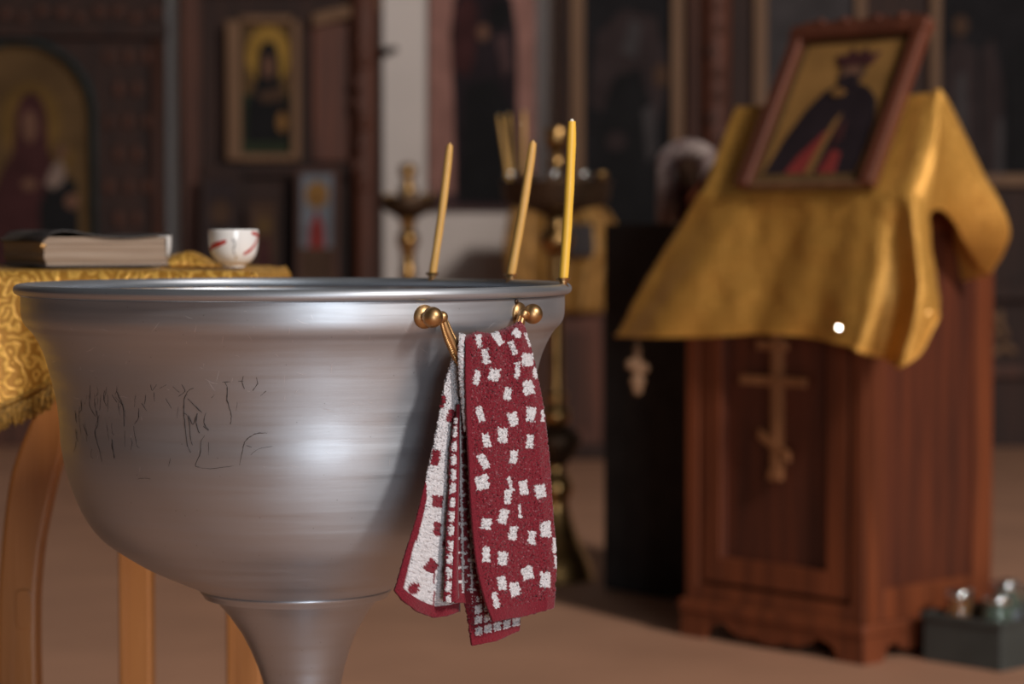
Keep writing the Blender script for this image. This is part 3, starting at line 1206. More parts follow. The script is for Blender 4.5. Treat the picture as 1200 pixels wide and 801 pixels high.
def cup(name, label, px0, px1, ytop, ybase, Y, strokes):
    c = at((px0 + px1) / 2, ybase, Y)
    sc = Y / FPX
    R = (px1 - px0) / 2 * sc
    H = (ybase - ytop) * sc
    t = thing(name, label, 'cup', (c.x, Y, ZT + 0.0012))
    P = cup_profile(R, H)
    dense = []
    for i in range(57):
        q = i / 56 * (len(P) - 1)
        dense.append((sinterp([(k, p[0]) for k, p in enumerate(P)], q), sinterp([(k, p[1]) for k, p in enumerate(P)], q)))
    obj('cup_body', lathe(dense, 48), 'porcelain', t, smooth=True, auto=0.9)
    rz = sorted([(z, r) for r, z in P[:8]])
    for (m_, pts, w) in strokes:
        def fn(u, v):     # u = angle (rad, 0 faces the camera), v = height fraction
            z = v * H
            r = interp(rz, z) + 0.0005
            return (Vector((r * math.sin(u), -r * math.cos(u), z)), None)
        dense2 = [(p.x, p.y) for p in smooth_path([Vector((a, b, 0)) for a, b in pts], 5)]
        V, F = [], []
        n = len(dense2)
        for i, (u, v) in enumerate(dense2):
            ww = w * (0.5 + 0.5 * math.sin(PI * (i + 1) / (n + 1)))
            V += [fn(u, v - ww)[0], fn(u, v)[0], fn(u, v + ww)[0]]
        for i in range(n - 1):
            F += [(3 * i, 3 * i + 3, 3 * i + 4, 3 * i + 1), (3 * i + 1, 3 * i + 4, 3 * i + 5, 3 * i + 2)]
        obj('painted_stroke', (V, F), m_, t, smooth=True)
    return t


cup('porcelain_cup', 'small white porcelain cup with red and grey brush strokes on the tablecloth', 245, 303, 272, 315, 3.2,
    [('red_glaze', [(-1.25, 0.47), (-0.85, 0.58), (-0.5, 0.64), (-0.18, 0.71)], 0.075), ('red_glaze', [(0.55, 0.36), (0.85, 0.46), (1.1, 0.60), (1.35, 0.80)], 0.06),
     ('red_glaze', [(0.9, 0.93), (1.2, 0.90), (1.5, 0.84)], 0.05), ('grey_glaze', [(0.05, 0.78), (0.18, 0.62), (0.08, 0.48), (0.2, 0.34)], 0.045),
     ('gold_glaze', [(0.15, 0.24), (0.3, 0.27)], 0.04), ('red_glaze', [(-1.5, 0.95), (-1.2, 0.97)], 0.03)])
cup('porcelain_cup', 'plain white porcelain cup half hidden behind the old book', 158, 201, 275, 309, 3.43, [])
# folded gold cloth
c = at(224, 309, 3.36)
V, F = [], []
n = 26
for j in range(13):
    for i in range(n + 1):
        u = i / n * 2 - 1
        v = j / 12 * 2 - 1
        x = c.x + u * 0.036
        y = 3.36 + v * 0.05
        h = 0.019 * max(0, 1 - abs(u + 0.15) ** 1.6 * 0.9) * max(0, 1 - abs(v) ** 3) + 0.003 * noise.noise(Vector((x * 60, y * 60, 2)))
        V.append((x, y, ZT + 0.002 + max(h, 0.0)))
for j in range(12):
    for i in range(n):
        a = j * (n + 1) + i
        F.append((a, a + 1, a + n + 2, a + n + 1))
tag(obj('folded_cloth', (V, F), 'table_brocade', None, smooth=True), 'crumpled gold cloth lying between book and painted cup', 'cloth').modifiers.new('thickness', 'SOLIDIFY').thickness = 0.003

# ------------------------------------------------------------------ carved lectern
LA = math.radians(47)
ER = Vector((math.cos(LA), -math.sin(LA), 0))
EB = Vector((math.sin(LA), math.cos(LA), 0))
corner = Vector((0.816, 5.57, 0))
LW, LD = 0.591, 0.53
lc = corner - ER * (LW / 2) + EB * (LD / 2)
lec = thing('lectern', 'reddish carved wooden lectern with framed door, scalloped base and three-bar cross', 'lectern', tuple(lc), -LA)
# local: x along the front (left to right), y to the back, front plane at y = -LD/2
hx, hy = LW / 2, LD / 2
ins = 0.014
bx0, bx1, by0, by1 = -hx + ins, hx - ins, -hy + ins, hy - ins
ZL = 1.085
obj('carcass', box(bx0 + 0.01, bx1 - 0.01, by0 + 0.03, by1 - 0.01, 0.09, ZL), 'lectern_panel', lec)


def frame_parts(parent, x0, x1, z0, z1, y0, y1, w, names, mname, axis='x'):
    def bxx(a, b, c, d):
        if axis == 'x':
            return box(a, b, y0, y1, c, d)
        V, F = box(a, b, y0, y1, c, d)
        return [(yy, xx, zz) for xx, yy, zz in V], [f[::-1] for f in F]
    obj(names[0], bxx(x0, x0 + w, z0, z1), mname, parent, bevel=0.003)
    obj(names[0], bxx(x1 - w, x1, z0, z1), mname, parent, bevel=0.003)
    obj(names[1], bxx(x0 + w, x1 - w, z0, z0 + w), mname, parent, bevel=0.003)
    obj(names[1], bxx(x0 + w, x1 - w, z1 - w, z1), mname, parent, bevel=0.003)


# front: outer frame, door frame, bevelled field
frame_parts(lec, bx0, bx1, 0.094, ZL, by0, by0 + 0.03, 0.04, ('stile', 'rail'), 'lectern_wood')
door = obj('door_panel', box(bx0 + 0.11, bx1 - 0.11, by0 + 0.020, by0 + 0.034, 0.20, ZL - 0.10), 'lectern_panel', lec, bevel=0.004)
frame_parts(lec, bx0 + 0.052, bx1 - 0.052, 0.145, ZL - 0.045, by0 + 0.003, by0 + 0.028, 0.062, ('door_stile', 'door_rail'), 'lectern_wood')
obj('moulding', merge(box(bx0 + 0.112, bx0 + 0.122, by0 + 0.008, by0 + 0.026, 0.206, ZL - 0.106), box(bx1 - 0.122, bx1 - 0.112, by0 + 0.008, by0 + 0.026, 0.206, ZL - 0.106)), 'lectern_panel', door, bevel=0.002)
# side faces
for sx in (1, -1):
    xa, xb = (bx1 - 0.03, bx1) if sx > 0 else (bx0, bx0 + 0.03)
    frame_parts(lec, by0 + 0.001, by1, 0.094, ZL, xa, xb, 0.075, ('side_stile', 'side_rail'), 'lectern_wood', axis='y')
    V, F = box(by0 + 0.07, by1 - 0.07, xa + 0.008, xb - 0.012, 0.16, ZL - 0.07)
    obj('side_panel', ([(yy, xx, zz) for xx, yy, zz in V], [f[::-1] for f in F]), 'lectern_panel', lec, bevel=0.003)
# plinth and scalloped apron
obj('plinth', box(-hx, hx, -hy, hy, 0.062, 0.096), 'lectern_wood', lec, bevel=0.008)


def scallop(L):
    pts = [(-L / 2, 0.0), (-L / 2 + 0.075, 0.0)]
    def arc(xa, xb, za, zb, bulge, n=8):
        return [(xa + (xb - xa) * i / n, za + (zb - za) * i / n + bulge * math.sin(PI * i / n)) for i in range(1, n + 1)]
    pts += arc(-L / 2 + 0.075, -L / 2 + 0.115, 0.0, 0.040, 0.012)
    pts += arc(-L / 2 + 0.115, -0.13, 0.040, 0.034, 0.010)
    pts += arc(-0.13, -0.05, 0.034, 0.022, -0.010)
    pts += arc(-0.05, 0.05, 0.022, 0.022, -0.012)
    pts += arc(0.05, 0.13, 0.022, 0.034, -0.010)
    pts += arc(0.13, L / 2 - 0.115, 0.034, 0.040, 0.010)
    pts += arc(L / 2 - 0.115, L / 2 - 0.075, 0.040, 0.0, 0.012)
    pts += [(L / 2, 0.0), (L / 2, 0.063), (-L / 2, 0.063)]
    return pts


obj('apron', prism(scallop(LW - 0.012), -hy + 0.006, -hy + 0.026), 'lectern_wood', lec, bevel=0.002)
obj('apron', prism(scallop(LW - 0.012), hy - 0.026, hy - 0.006), 'lectern_wood', lec, bevel=0.002)
for sx in (1, -1):
    V, F = prism(scallop(LD - 0.014), hx - 0.026, hx - 0.0065)
    obj('apron', ([(sx * yy, xx, zz) for xx, yy, zz in V], [f[::-1] for f in F] if sx > 0 else F), 'lectern_wood', lec, bevel=0.002)
# sloped desk under the cloth
V = [(-hx + 0.02, -hy + 0.006, ZL), (hx - 0.02, -hy + 0.006, ZL), (hx - 0.02, hy - 0.01, ZL), (-hx + 0.02, hy - 0.01, ZL),
     (-hx + 0.12, -hy + 0.128, 1.30), (hx - 0.06, -hy + 0.128, 1.30), (hx - 0.06, -hy + 0.16, 1.30), (-hx + 0.12, -hy + 0.16, 1.30)]
obj('desk', (V, box(0, 1, 0, 1, 0, 1)[1]), 'lectern_wood', lec)


def lplane(px, py, inward):
    return at_plane(px, py, corner + EB * inward, EB)


# three-bar cross on the door
cr_top, cr_bot = lplane(903, 388, 0.0), lplane(905, 563, 0.0)
tcx = (cr_top - lc).dot(ER)
tcx2 = (cr_bot - lc).dot(ER)
cxm = (tcx + tcx2) / 2
def loc_t(px, py):
    p = lplane(px, py, 0.0)
    return (p - lc).dot(ER), p.z
yc0, yc1 = by0 - 0.006, by0 + 0.006
bw_ = 0.022
cs = obj('cross', prism([(cxm - bw_ / 2, cr_bot.z), (cxm + bw_ / 2, cr_bot.z), (cxm + bw_ / 2, cr_top.z), (cxm - bw_ / 2, cr_top.z)], yc0, yc1 + 0.02), 'cross_wood', lec, bevel=0.002)
l0, zb0 = loc_t(864, 444); l1, _ = loc_t(940, 444)
obj('crossbar', box(l0, l1, yc0 - 0.002, yc1, zb0 - 0.012, zb0 + 0.012), 'cross_wood', cs, bevel=0.002)
l0, zb1 = loc_t(884, 404); l1, _ = loc_t(918, 404)
obj('crossbar', box(l0, l1, yc0 - 0.002, yc1, zb1 - 0.011, zb1 + 0.011), 'cross_wood', cs, bevel=0.002)
l0, za = loc_t(886, 508); l1, zb_ = loc_t(921, 536)
obj('footrest', prism([(l0, za - 0.012), (l1, zb_ - 0.012), (l1, zb_ + 0.012), (l0, za + 0.012)], yc0 - 0.002, yc1), 'cross_wood', cs, bevel=0.002)
obj('cross_foot', box(cxm - 0.02, cxm + 0.02, yc0 - 0.001, yc1, cr_bot.z - 0.002, cr_bot.z + 0.024), 'cross_wood', cs, bevel=0.004)

# gold cloth over the lectern
lcl = thing('gold_lectern_cloth', 'shiny gold cloth draped over the carved lectern under the crowned saint icon', 'cloth', tuple(lc + Vector((0, 0, 0.7))))
rows = [
    # (list of (px, py, inward)) left -> right : back hem, back mid, ridge, front edge, flap mid, hem
    [(870, 330, 0.42), (920, 330, 0.46), (980, 330, 0.46), (1040, 330, 0.44), (1090, 335, 0.42), (1125, 330, 0.40), (1158, 322, 0.38), (1152, 316, 0.36)],
    [(866, 250, 0.36), (915, 245, 0.38), (975, 245, 0.38), (1040, 240, 0.37), (1100, 250, 0.35), (1150, 272, 0.34), (1182, 270, 0.33), (1134, 292, 0.29)],
    [(862, 180, 0.26), (915, 170, 0.27), (975, 165, 0.27), (1040, 165, 0.26), (1085, 166, 0.25), (1118, 172, 0.25), (1146, 196, 0.24), (1118, 262, 0.19)],
    [(861, 132, 0.130), (912, 128, 0.130), (972, 125, 0.130), (1030, 121, 0.130), (1070, 118, 0.130), (1094, 117, 0.132), (1110, 124, 0.14), (1108, 250, 0.125)],
    [(860, 132, 0.112), (911, 128, 0.112), (971, 125, 0.112), (1028, 121, 0.112), (1066, 119, 0.112), (1088, 118, 0.112), (1101, 126, 0.112), (1100, 246, 0.085)],
    [(842, 178, 0.055), (895, 176, 0.058), (955, 174, 0.058), (1015, 171, 0.056), (1058, 172, 0.058), (1080, 172, 0.050), (1097, 184, 0.066), (1094, 246, 0.060)],
    [(826, 222, -0.004), (883, 221, -0.004), (947, 221, -0.004), (1004, 220, -0.004), (1045, 220, -0.004), (1068, 222, -0.002), (1084, 232, 0.020), (1088, 252, 0.034)],
    [(818, 230, -0.016), (878, 230, -0.016), (944, 230, -0.016), (1003, 230, -0.018), (1046, 230, -0.016), (1067, 232, -0.016), (1082, 242, 0.010), (1088, 262, 0.024)],
    [(796, 265, -0.020), (866, 268, -0.026), (940, 268, -0.016), (1002, 268, -0.032), (1047, 272, -0.016), (1072, 276, -0.034), (1087, 284, 0.000), (1090, 296, 0.020)],
    [(755, 330, -0.030), (836, 335, -0.050), (925, 335, -0.020), (1000, 338, -0.056), (1050, 345, -0.022), (1080, 350, -0.064), (1096, 340, -0.010), (1094, 342, 0.010)],
    [(722, 394, -0.034), (815, 395, -0.064), (912, 391, -0.024), (992, 405, -0.074), (1034, 420, -0.026), (1064, 428, -0.084), (1099, 370, -0.02), (1092, 366, 0.000)],
]
grid = [[lplane(*q) for q in r] for r in rows]


def cr_surf(grid, ku, kv):
    tmp = [smooth_path(r, ku) for r in grid]
    cols = list(zip(*tmp))
    sc = [smooth_path(list(c), kv) for c in cols]
    nu, nv = len(sc), len(sc[0])
    V = [sc[i][j] for j in range(nv) for i in range(nu)]
    F = [(j * nu + i, (j + 1) * nu + i, (j + 1) * nu + i + 1, j * nu + i + 1) for j in range(nv - 1) for i in range(nu - 1)]
    return V, F, nu, nv


V, F, nu, nv = cr_surf(grid, 14, 10)
for j in range(nv):
    for i in range(nu):
        v = j / (nv - 1)
        u = i / (nu - 1)
        a = V[j * nu + i]
        flap = max(0, (v - 0.70) / 0.30)
        a += -EB * (0.013 * math.sin(u * 30 + 1.5 * math.sin(v * 6)) * flap ** 0.7 + 0.006 * math.sin(u * 61 + v * 9) * flap + 0.004 * noise.noise(a * 18) + 0.002 * noise.noise(a * 50))
o = obj('cloth', (V, F), 'lectern_brocade', lcl, smooth=True, world=True)
md = o.modifiers.new('thickness', 'SOLIDIFY'); md.thickness = 0.003; md.offset = 1
hemline = [V[(nv - 1) * nu + i] - EB * 0.003 for i in range(nu)]
obj('hem_braid', tube([p + Vector((0, 0, 0.003)) for p in hemline], 0.005, 6), 'lectern_brocade', lcl, smooth=True, world=True)
# loose sequins sewn on the hem, tilted so that they catch the window
for (px, py, off, r, mm) in ((983, 384, -0.105, 0.0021, 'steel_lid'), (1088, 366, -0.09, 0.0022, 'old_brass')):
    p = lplane(px, py, off)
    nrm = ((CAM - p).normalized() + (KEYP - p).normalized()).normalized()
    obj('sequin', axis_lathe([(0.0002, 0.0), (r, 0.0), (r, 0.0006), (0.0002, 0.0006)], p, nrm, 14), mm, lcl, world=True)
# lobed pendant under the left corner
YP = lplane(747, 395, -0.055)
def pend(px, py):
    p = at_plane(px, py, YP, Vector((0, 1, 0)))
    return p
pts = []
cpx, cpy = 747, 433
V, F = [], []
for (dx, dy, rx, rz) in ((0, -4, 6, 22), (-8, -6, 6, 7), (8, -2, 6, 7), (0, 14, 9, 9), (0, 24, 6, 6), (0, -24, 5, 5)):
    p = pend(cpx + dx, cpy + dy)
    k = YP.y / FPX
    V, F = merge((V, F), ball(p, 1.0, 14, 8, (rx * k, 0.008, rz * k)))
pd = obj('pendant_cross', (V, F), 'gilt_wood', lcl, smooth=True, world=True)
obj('pendant_cord', tube([pend(747, 392), pend(747, 412)], 0.003, 6), 'gilt_wood', lcl, world=True)

# ------------------------------------------------------------------ icon on the lectern
i0, i1 = lplane(866, 223, -0.030), lplane(1024, 223, -0.030)
t0, t1 = (i0 - lc).dot(ER), (i1 - lc).dot(ER)
IW = t1 - t0
SL = math.radians(61)
IH = 0.445
ibase = lc + ER * ((t0 + t1) / 2) - EB * (hy + 0.030)
ibase.z = i0.z + 0.004
from mathutils import Euler
# local x along the lectern front, local z up the slope, local -y towards the viewer
Mi = Matrix((ER, (EB * math.sin(SL) - Vector((0, 0, 1)) * math.cos(SL)), (EB * math.cos(SL) + Vector((0, 0, 1)) * math.sin(SL)))).transposed()
icon = thing('framed_icon', 'framed icon of a crowned saint in dark robes resting on the gold cloth', 'icon', tuple(ibase), rot=Mi.to_euler())
fw = 0.036
hw_ = IW / 2
icn = [
    ('stile', box(-hw_, -hw_ + fw, -0.022, 0.014, 0, IH)), ('stile', box(hw_ - fw, hw_, -0.022, 0.014, 0, IH)),
    ('top_rail', box(-hw_ - 0.004, hw_ + 0.004, -0.026, 0.014, IH - fw, IH)), ('bottom_rail', box(-hw_ + fw, hw_ - fw, -0.014, 0.014, 0, 0.014))]
for nme, g in icn:
    obj(nme, g, 'gilt_wood' if nme == 'bottom_rail' else 'frame_wood', icon, bevel=0.007)
# carved crest on the top rail
crest = [(-0.5, 0)] + [(-0.5 + i / 24, 0.5 + 0.5 * abs(math.sin(i / 24 * PI * 4)) * (0.5 + 0.5 * math.sin(PI * i / 24))) for i in range(25)] + [(0.5, 0)]
obj('crest', prism([(x * IW * 0.92, IH - 0.004 + z * 0.022) for x, z in crest][::-1], -0.018, 0.006), 'frame_wood', icon, bevel=0.003)
for k in (-0.3, -0.12, 0.12, 0.3):
    obj('rosette', ball((k * IW, -0.020, IH - 0.012 + 0.018), 0.013, 12, 8, (1.2, 0.6, 0.8)), 'frame_wood', icon, smooth=True)
gx, gz0, gz1 = hw_ - fw, 0.014, IH - fw
gw, gh = gx * 2, gz1 - gz0
def ip(u, v):
    return (-gx + u * gw, gz0 + v * gh)
def ipoly(*pts):
    return [ip(*p) for p in pts]
def iell(u, v, ru, rv):
    return [(ip(u, v)[0] + ru * gw * math.cos(2 * PI * i / 24), ip(u, v)[1] + rv * gh * math.sin(2 * PI * i / 24)) for i in range(24)]
layers = [
    ('paint_dim_gold', ipoly((0, 0), (1, 0), (1, 1), (0, 1))),
    ('paint_gold', ipoly((0.06, 0.05), (0.94, 0.05), (0.94, 0.97), (0.06, 0.97))),
    ('paint_dark_robe', ipoly((0.07, 0.055), (0.90, 0.055), (0.92, 0.25), (0.91, 0.42), (0.86, 0.56), (0.76, 0.64), (0.64, 0.68), (0.47, 0.68), (0.36, 0.63), (0.25, 0.50), (0.15, 0.30))),
    ('paint_red_robe', ipoly((0.27, 0.06), (0.44, 0.06), (0.50, 0.24), (0.52, 0.36), (0.44, 0.28), (0.34, 0.18))),
    ('paint_ochre', ipoly((0.45, 0.06), (0.52, 0.06), (0.55, 0.24), (0.60, 0.47), (0.55, 0.42), (0.49, 0.22))),
    ('paint_red_robe', ipoly((0.57, 0.06), (0.72, 0.06), (0.71, 0.20), (0.63, 0.22))),
    ('paint_plum_robe', ipoly((0.62, 0.24), (0.68, 0.30), (0.66, 0.42), (0.60, 0.36))),
    ('paint_brown', iell(0.56, 0.755, 0.115, 0.115)),
    ('paint_skin', iell(0.56, 0.745, 0.07, 0.075)),
    ('paint_dark_robe', iell(0.56, 0.685, 0.085, 0.055)),
    ('paint_plum_robe', ipoly((0.42, 0.80), (0.70, 0.80), (0.75, 0.89), (0.67, 0.87), (0.62, 0.92), (0.56, 0.88), (0.50, 0.92), (0.45, 0.87), (0.37, 0.88))),
    ('paint_ochre', iell(0.50, 0.615, 0.06, 0.03)),
]
obj('backing', box(-gx - 0.01, gx + 0.01, 0.0, 0.014, 0.004, IH - 0.01), 'frame_wood', icon)
painting(icon, layers, step=0.0006)

# ------------------------------------------------------------------ black stand beside the lectern with a draped icon
bl = at_plane(708, 690, Vector((0, 0, 0)), Vector((0, 0, 1)))
bxc = bl + ER * 0.20 + EB * 0.17
bs = thing('black_stand', 'tall black cloth covered stand behind the carved lectern', 'stand', tuple(bxc), -LA)
ZB = wz(262, 6.4)
V, F = [], []
n = 80
per = []
W2, D2 = 0.20, 0.17
def rrect(s):
    L = 2 * (2 * W2 + 2 * D2)
    d = s * L
    for (a, b) in (((-W2, -D2), (W2, -D2)), ((W2, -D2), (W2, D2)), ((W2, D2), (-W2, D2)), ((-W2, D2), (-W2, -D2))):
        l = math.hypot(b[0] - a[0], b[1] - a[1])
        if d <= l + 1e-9:
            return (a[0] + (b[0] - a[0]) * d / l, a[1] + (b[1] - a[1]) * d / l)
        d -= l
    return (-W2, -D2)
zs = [0.004 + (ZB - 0.004) * k / 10 for k in range(11)]
for z in zs:
    for i in range(n):
        x, y = rrect(i / n)
        k = 1 + (0.012 * math.sin(i / n * 2 * PI * 14) - 0.0) * (1 - z / ZB)
        V.append((x * k, y * k, z))
for j in range(10):
    for i in range(n):
        l = (i + 1) % n
        F.append((j * n + i, j * n + l, (j + 1) * n + l, (j + 1) * n + i))
F.append(tuple(10 * n + i for i in range(n)))
obj('cloth_cover', (V, F), 'black_cloth', bs)
obj('stand_body', box(-W2 + 0.01, W2 - 0.01, -D2 + 0.01, D2 - 0.01, 0.0, ZB - 0.006), 'dark_wood', bs)

# icon with an embroidered towel hung over it, on the black stand
YI = 6.45
c = at(806, 260, YI)
zi0 = ZB + 0.001
zi1 = wz(166, YI)
di = thing('draped_icon', 'arched icon wrapped in a white embroidered towel behind the lectern', 'icon', (c.x, YI, zi0))
hh = zi1 - zi0
aw = 0.075
arch = [(-aw, 0), (aw, 0)] + [(aw * math.cos(t), hh - aw * 0.75 + aw * 0.75 * math.sin(t)) for t in [PI * i / 16 for i in range(17)]]
obj('icon_board', prism(arch, 0.0, 0.02), 'dark_wood', di)
painting(di, [('paint_plum_robe', [(x * 0.8, 0.004 + z * 0.93) for x, z in arch]), ('paint_brown', ell(0, hh * 0.62, 0.03, 0.04))])
# towel: arch band following the top and both sides
V, F = [], []
path = [(-aw - 0.003, 0.0)] + [(-aw - 0.004, hh * 0.25), (-aw - 0.004, hh * 0.5)] + [((aw + 0.004) * math.cos(t), hh - aw * 0.75 + (aw * 0.75 + 0.004) * math.sin(t)) for t in [PI - PI * i / 16 for i in range(17)]] + [(aw + 0.004, hh * 0.5), (aw + 0.004, hh * 0.25), (aw + 0.003, 0.0)]
for i, (x, z) in enumerate(path):
    w = 0.030 + 0.006 * math.sin(i * 1.7)
    q = Vector((x, 0, z)); cpt = Vector((0, 0, min(z, hh - aw * 0.75)))
    inn = (cpt - q).normalized()
    f = q + inn * (0.046 + 0.008 * math.sin(i * 1.1)) + Vector((0, -0.010 - 0.004 * math.sin(i * 2.1), 0))
    V += [q + Vector((0, 0.024, 0)), q + Vector((0, -0.008, 0)), q + inn * 0.02 + Vector((0, -0.010 + 0.003 * math.sin(i * 1.3), 0)), f]
for i in range(len(path) - 1):
    for k in range(3):
        F.append((4 * i + k, 4 * i + 4 + k, 4 * i + 5 + k, 4 * i + 1 + k))
o = obj('embroidered_towel', (V, F), 'white_lace', di, smooth=True)
md = o.modifiers.new('thickness', 'SOLIDIFY'); md.thickness = 0.004

# ------------------------------------------------------------------ crate with jars at the lectern's side
cc = at_plane(1163, 786, Vector((0, 0, 0)), Vector((0, 0, 1)))
CA = math.radians(47)
cw, cd, ch = 0.22, 0.30, 0.115
e1 = Vector((math.cos(-CA), math.sin(-CA), 0)); e2 = Vector((-math.sin(-CA), math.cos(-CA), 0))
cctr = cc - e1 * (cw / 2 - 0.022) + e2 * cd / 2
crate = thing('plastic_crate', 'dark grey-green plastic crate of jars on the floor beside the lectern', 'crate', tuple(cctr), -CA)
for nme, g in (('crate_side', box(-cw / 2, cw / 2, -cd / 2, -cd / 2 + 0.006, 0, ch)), ('crate_side', box(-cw / 2, cw / 2, cd / 2 - 0.006, cd / 2, 0, ch)),
               ('crate_end', box(-cw / 2, -cw / 2 + 0.006, -cd / 2 + 0.006, cd / 2 - 0.006, 0, ch)), ('crate_end', box(cw / 2 - 0.006, cw / 2, -cd / 2 + 0.006, cd / 2 - 0.006, 0, ch)),
               ('crate_floor', box(-cw / 2 + 0.006, cw / 2 - 0.006, -cd / 2 + 0.006, cd / 2 - 0.006, 0.0, 0.006)),
               ('crate_rim', merge(box(-cw / 2 - 0.006, cw / 2 + 0.006, -cd / 2 - 0.006, -cd / 2, ch - 0.014, ch), box(cw / 2, cw / 2 + 0.006, -cd / 2, cd / 2, ch - 0.014, ch), box(-cw / 2 - 0.006, -cw / 2, -cd / 2, cd / 2, ch - 0.014, ch)))):
    obj(nme, g, 'crate_plastic', crate, bevel=0.002)
jars = [(-0.055, -0.085, 0.036, 0.160, 'amber_glass', 'amber glass jar with shiny lid at the crate corner by the lectern'),
        (0.050, -0.080, 0.036, 0.158, 'green_glass', 'greenish glass jar with steel lid in the open crate corner'),
        (0.010, 0.010, 0.034, 0.178, 'green_glass', 'tall greenish jar with steel lid in the middle of the crate'),
        (0.060, 0.055, 0.034, 0.168, 'clear_glass', 'clear glass jar with steel lid near the crate end'),
        (-0.055, 0.085, 0.034, 0.160, 'clear_glass', 'clear glass jar with steel lid at the crate back')]
for (x, y, r, h, g, lab) in jars:
    p = cctr + e1 * x + e2 * y
    j = thing('glass_jar', lab, 'jar', (p.x, p.y, 0.0065), group='jars in the crate')
    obj('jar_body', lathe([(r * 0.9, 0), (r, 0.006), (r, h * 0.76), (r * 0.82, h * 0.86), (r * 0.82, h * 0.93), (r * 0.76, h * 0.93), (r * 0.76, h * 0.85), (r * 0.93, h * 0.75), (r * 0.93, 0.01), (0.002, 0.008)], 28), g, j, smooth=True, auto=0.7)
    obj('lid', lathe([(r * 0.86, h * 0.88), (r * 0.90, h * 0.90), (r * 0.90, h * 0.985), (r * 0.84, h), (r * 0.3, h + 0.003), (0.001, h + 0.003)], 28), 'steel_lid', j, smooth=True, auto=0.8)
    obj('jar_label', lathe([(r + 0.0006, h * 0.22), (r + 0.0006, h * 0.62)], 28, close=False), 'paint_blue_grey' if 'tall' in lab else 'paint_white_robe', j, smooth=True)

# ------------------------------------------------------------------ tall brass candle stand
YS = 7.0
KS = YS / FPX
sx_ = wx(652, YS)
stand = thing('candle_stand', 'tall brass church candle stand with wide dark tray and bell shaped base', 'candle stand', (sx_, YS, 0))
def zs_(y):
    return max(0.0, CAMH - (y - 268) * KS)
sp_px = [(47, 690), (48, 680), (44, 668), (43, 662), (36, 648), (33, 642), (26, 628), (20, 612), (16, 598), (14, 586), (19, 578), (20, 570), (17, 561), (11, 552), (12, 546)]
def prof_s(l, z_off=0):
    return [(r * KS, zs_(y)) for r, y in l]
P = prof_s(sp_px); P[0] = (P[0][0], 0.0)
obj('base', lathe(P, 48), 'old_brass', stand, smooth=True, auto=0.8)
obj('lower_bowl', lathe(prof_s([(11, 547), (16, 540), (27, 526), (30, 516), (28, 508), (17, 500), (10, 497)]), 40), 'dark_bronze', stand, smooth=True)
obj('collar_knob', lathe(prof_s([(9, 500), (15, 494), (17, 486), (15, 478), (9, 473), (12, 468), (13, 462), (9, 457)]), 40), 'old_brass', stand, smooth=True)
tw = []
n = 40
V, F = lathe([(7.5 * KS * (1 + 0.16 * abs(math.sin(i * 0.9))), zs_(460) + (zs_(292) - zs_(460)) * i / 60) for i in range(61)], 24)
obj('pole', (V, F), 'old_brass', stand, smooth=True)
obj('upper_knob', lathe(prof_s([(8, 300), (14, 294), (20, 286), (21, 278), (17, 270), (10, 264), (13, 258), (9, 252)]), 40), 'old_brass', stand, smooth=True)
obj('tray', lathe(prof_s([(8, 256), (16, 252), (30, 246), (58, 240), (63, 232), (64, 218), (66, 215), (66, 212), (60, 212), (59, 220), (2, 222)]), 64), 'dark_bronze', stand, smooth=True, auto=0.6)
obj('lamp_stem', lathe(prof_s([(14, 222), (12, 214), (8, 208), (6, 200), (9, 194), (10, 188), (6, 183), (5, 180), (10, 174), (13, 166), (14, 152), (12.5, 150), (11, 152), (2, 158)]), 32), 'old_brass', stand, smooth=True, auto=0.9)
for k in range(10):
    a = 2 * PI * k / 10 + 0.25
    cx, cy = 56 * KS * math.cos(a), 56 * KS * math.sin(a)
    g = lathe([(0.006, zs_(221)), (0.006, zs_(214)), (0.014, zs_(211)), (0.017, zs_(203)), (0.016, zs_(202)), (0.012, zs_(208)), (0.001, zs_(209))], 16, cx, cy)
    obj('candle_socket', g, 'bright_tin' if k % 3 else 'old_brass', stand, smooth=True)
for (b, t, ang, lab) in (((598, 205), (585, 136), 1, 'thin candle leaning outward at the edge of the brass stand tray'), ((600, 204), (596, 134), 2, 'thin candle standing upright beside the leaning one on the brass stand'),
                         ((613, 206), (614, 130), 3, 'tallest thin candle on the tray of the tall brass stand')):
    yy = YS + (-0.05, 0.02, -0.06)[ang - 1]
    p0, p1 = at(b[0], b[1] + 12, yy), at(t[0], t[1], yy)
    p0.z = zs_(220) + 0.001
    cd_ = thing('thin_candle', lab, 'candle', tuple(p0), group='thin candles on the brass stand')
    obj('wax', tube([p0.lerp(p1, i / 5) for i in range(6)], [0.006] * 5 + [0.0045], 10), 'beeswax', cd_, smooth=True, world=True)
    obj('wick', tube([p1, p1 + (p1 - p0).normalized() * 0.006], 0.001, 5), 'wick', cd_, world=True)

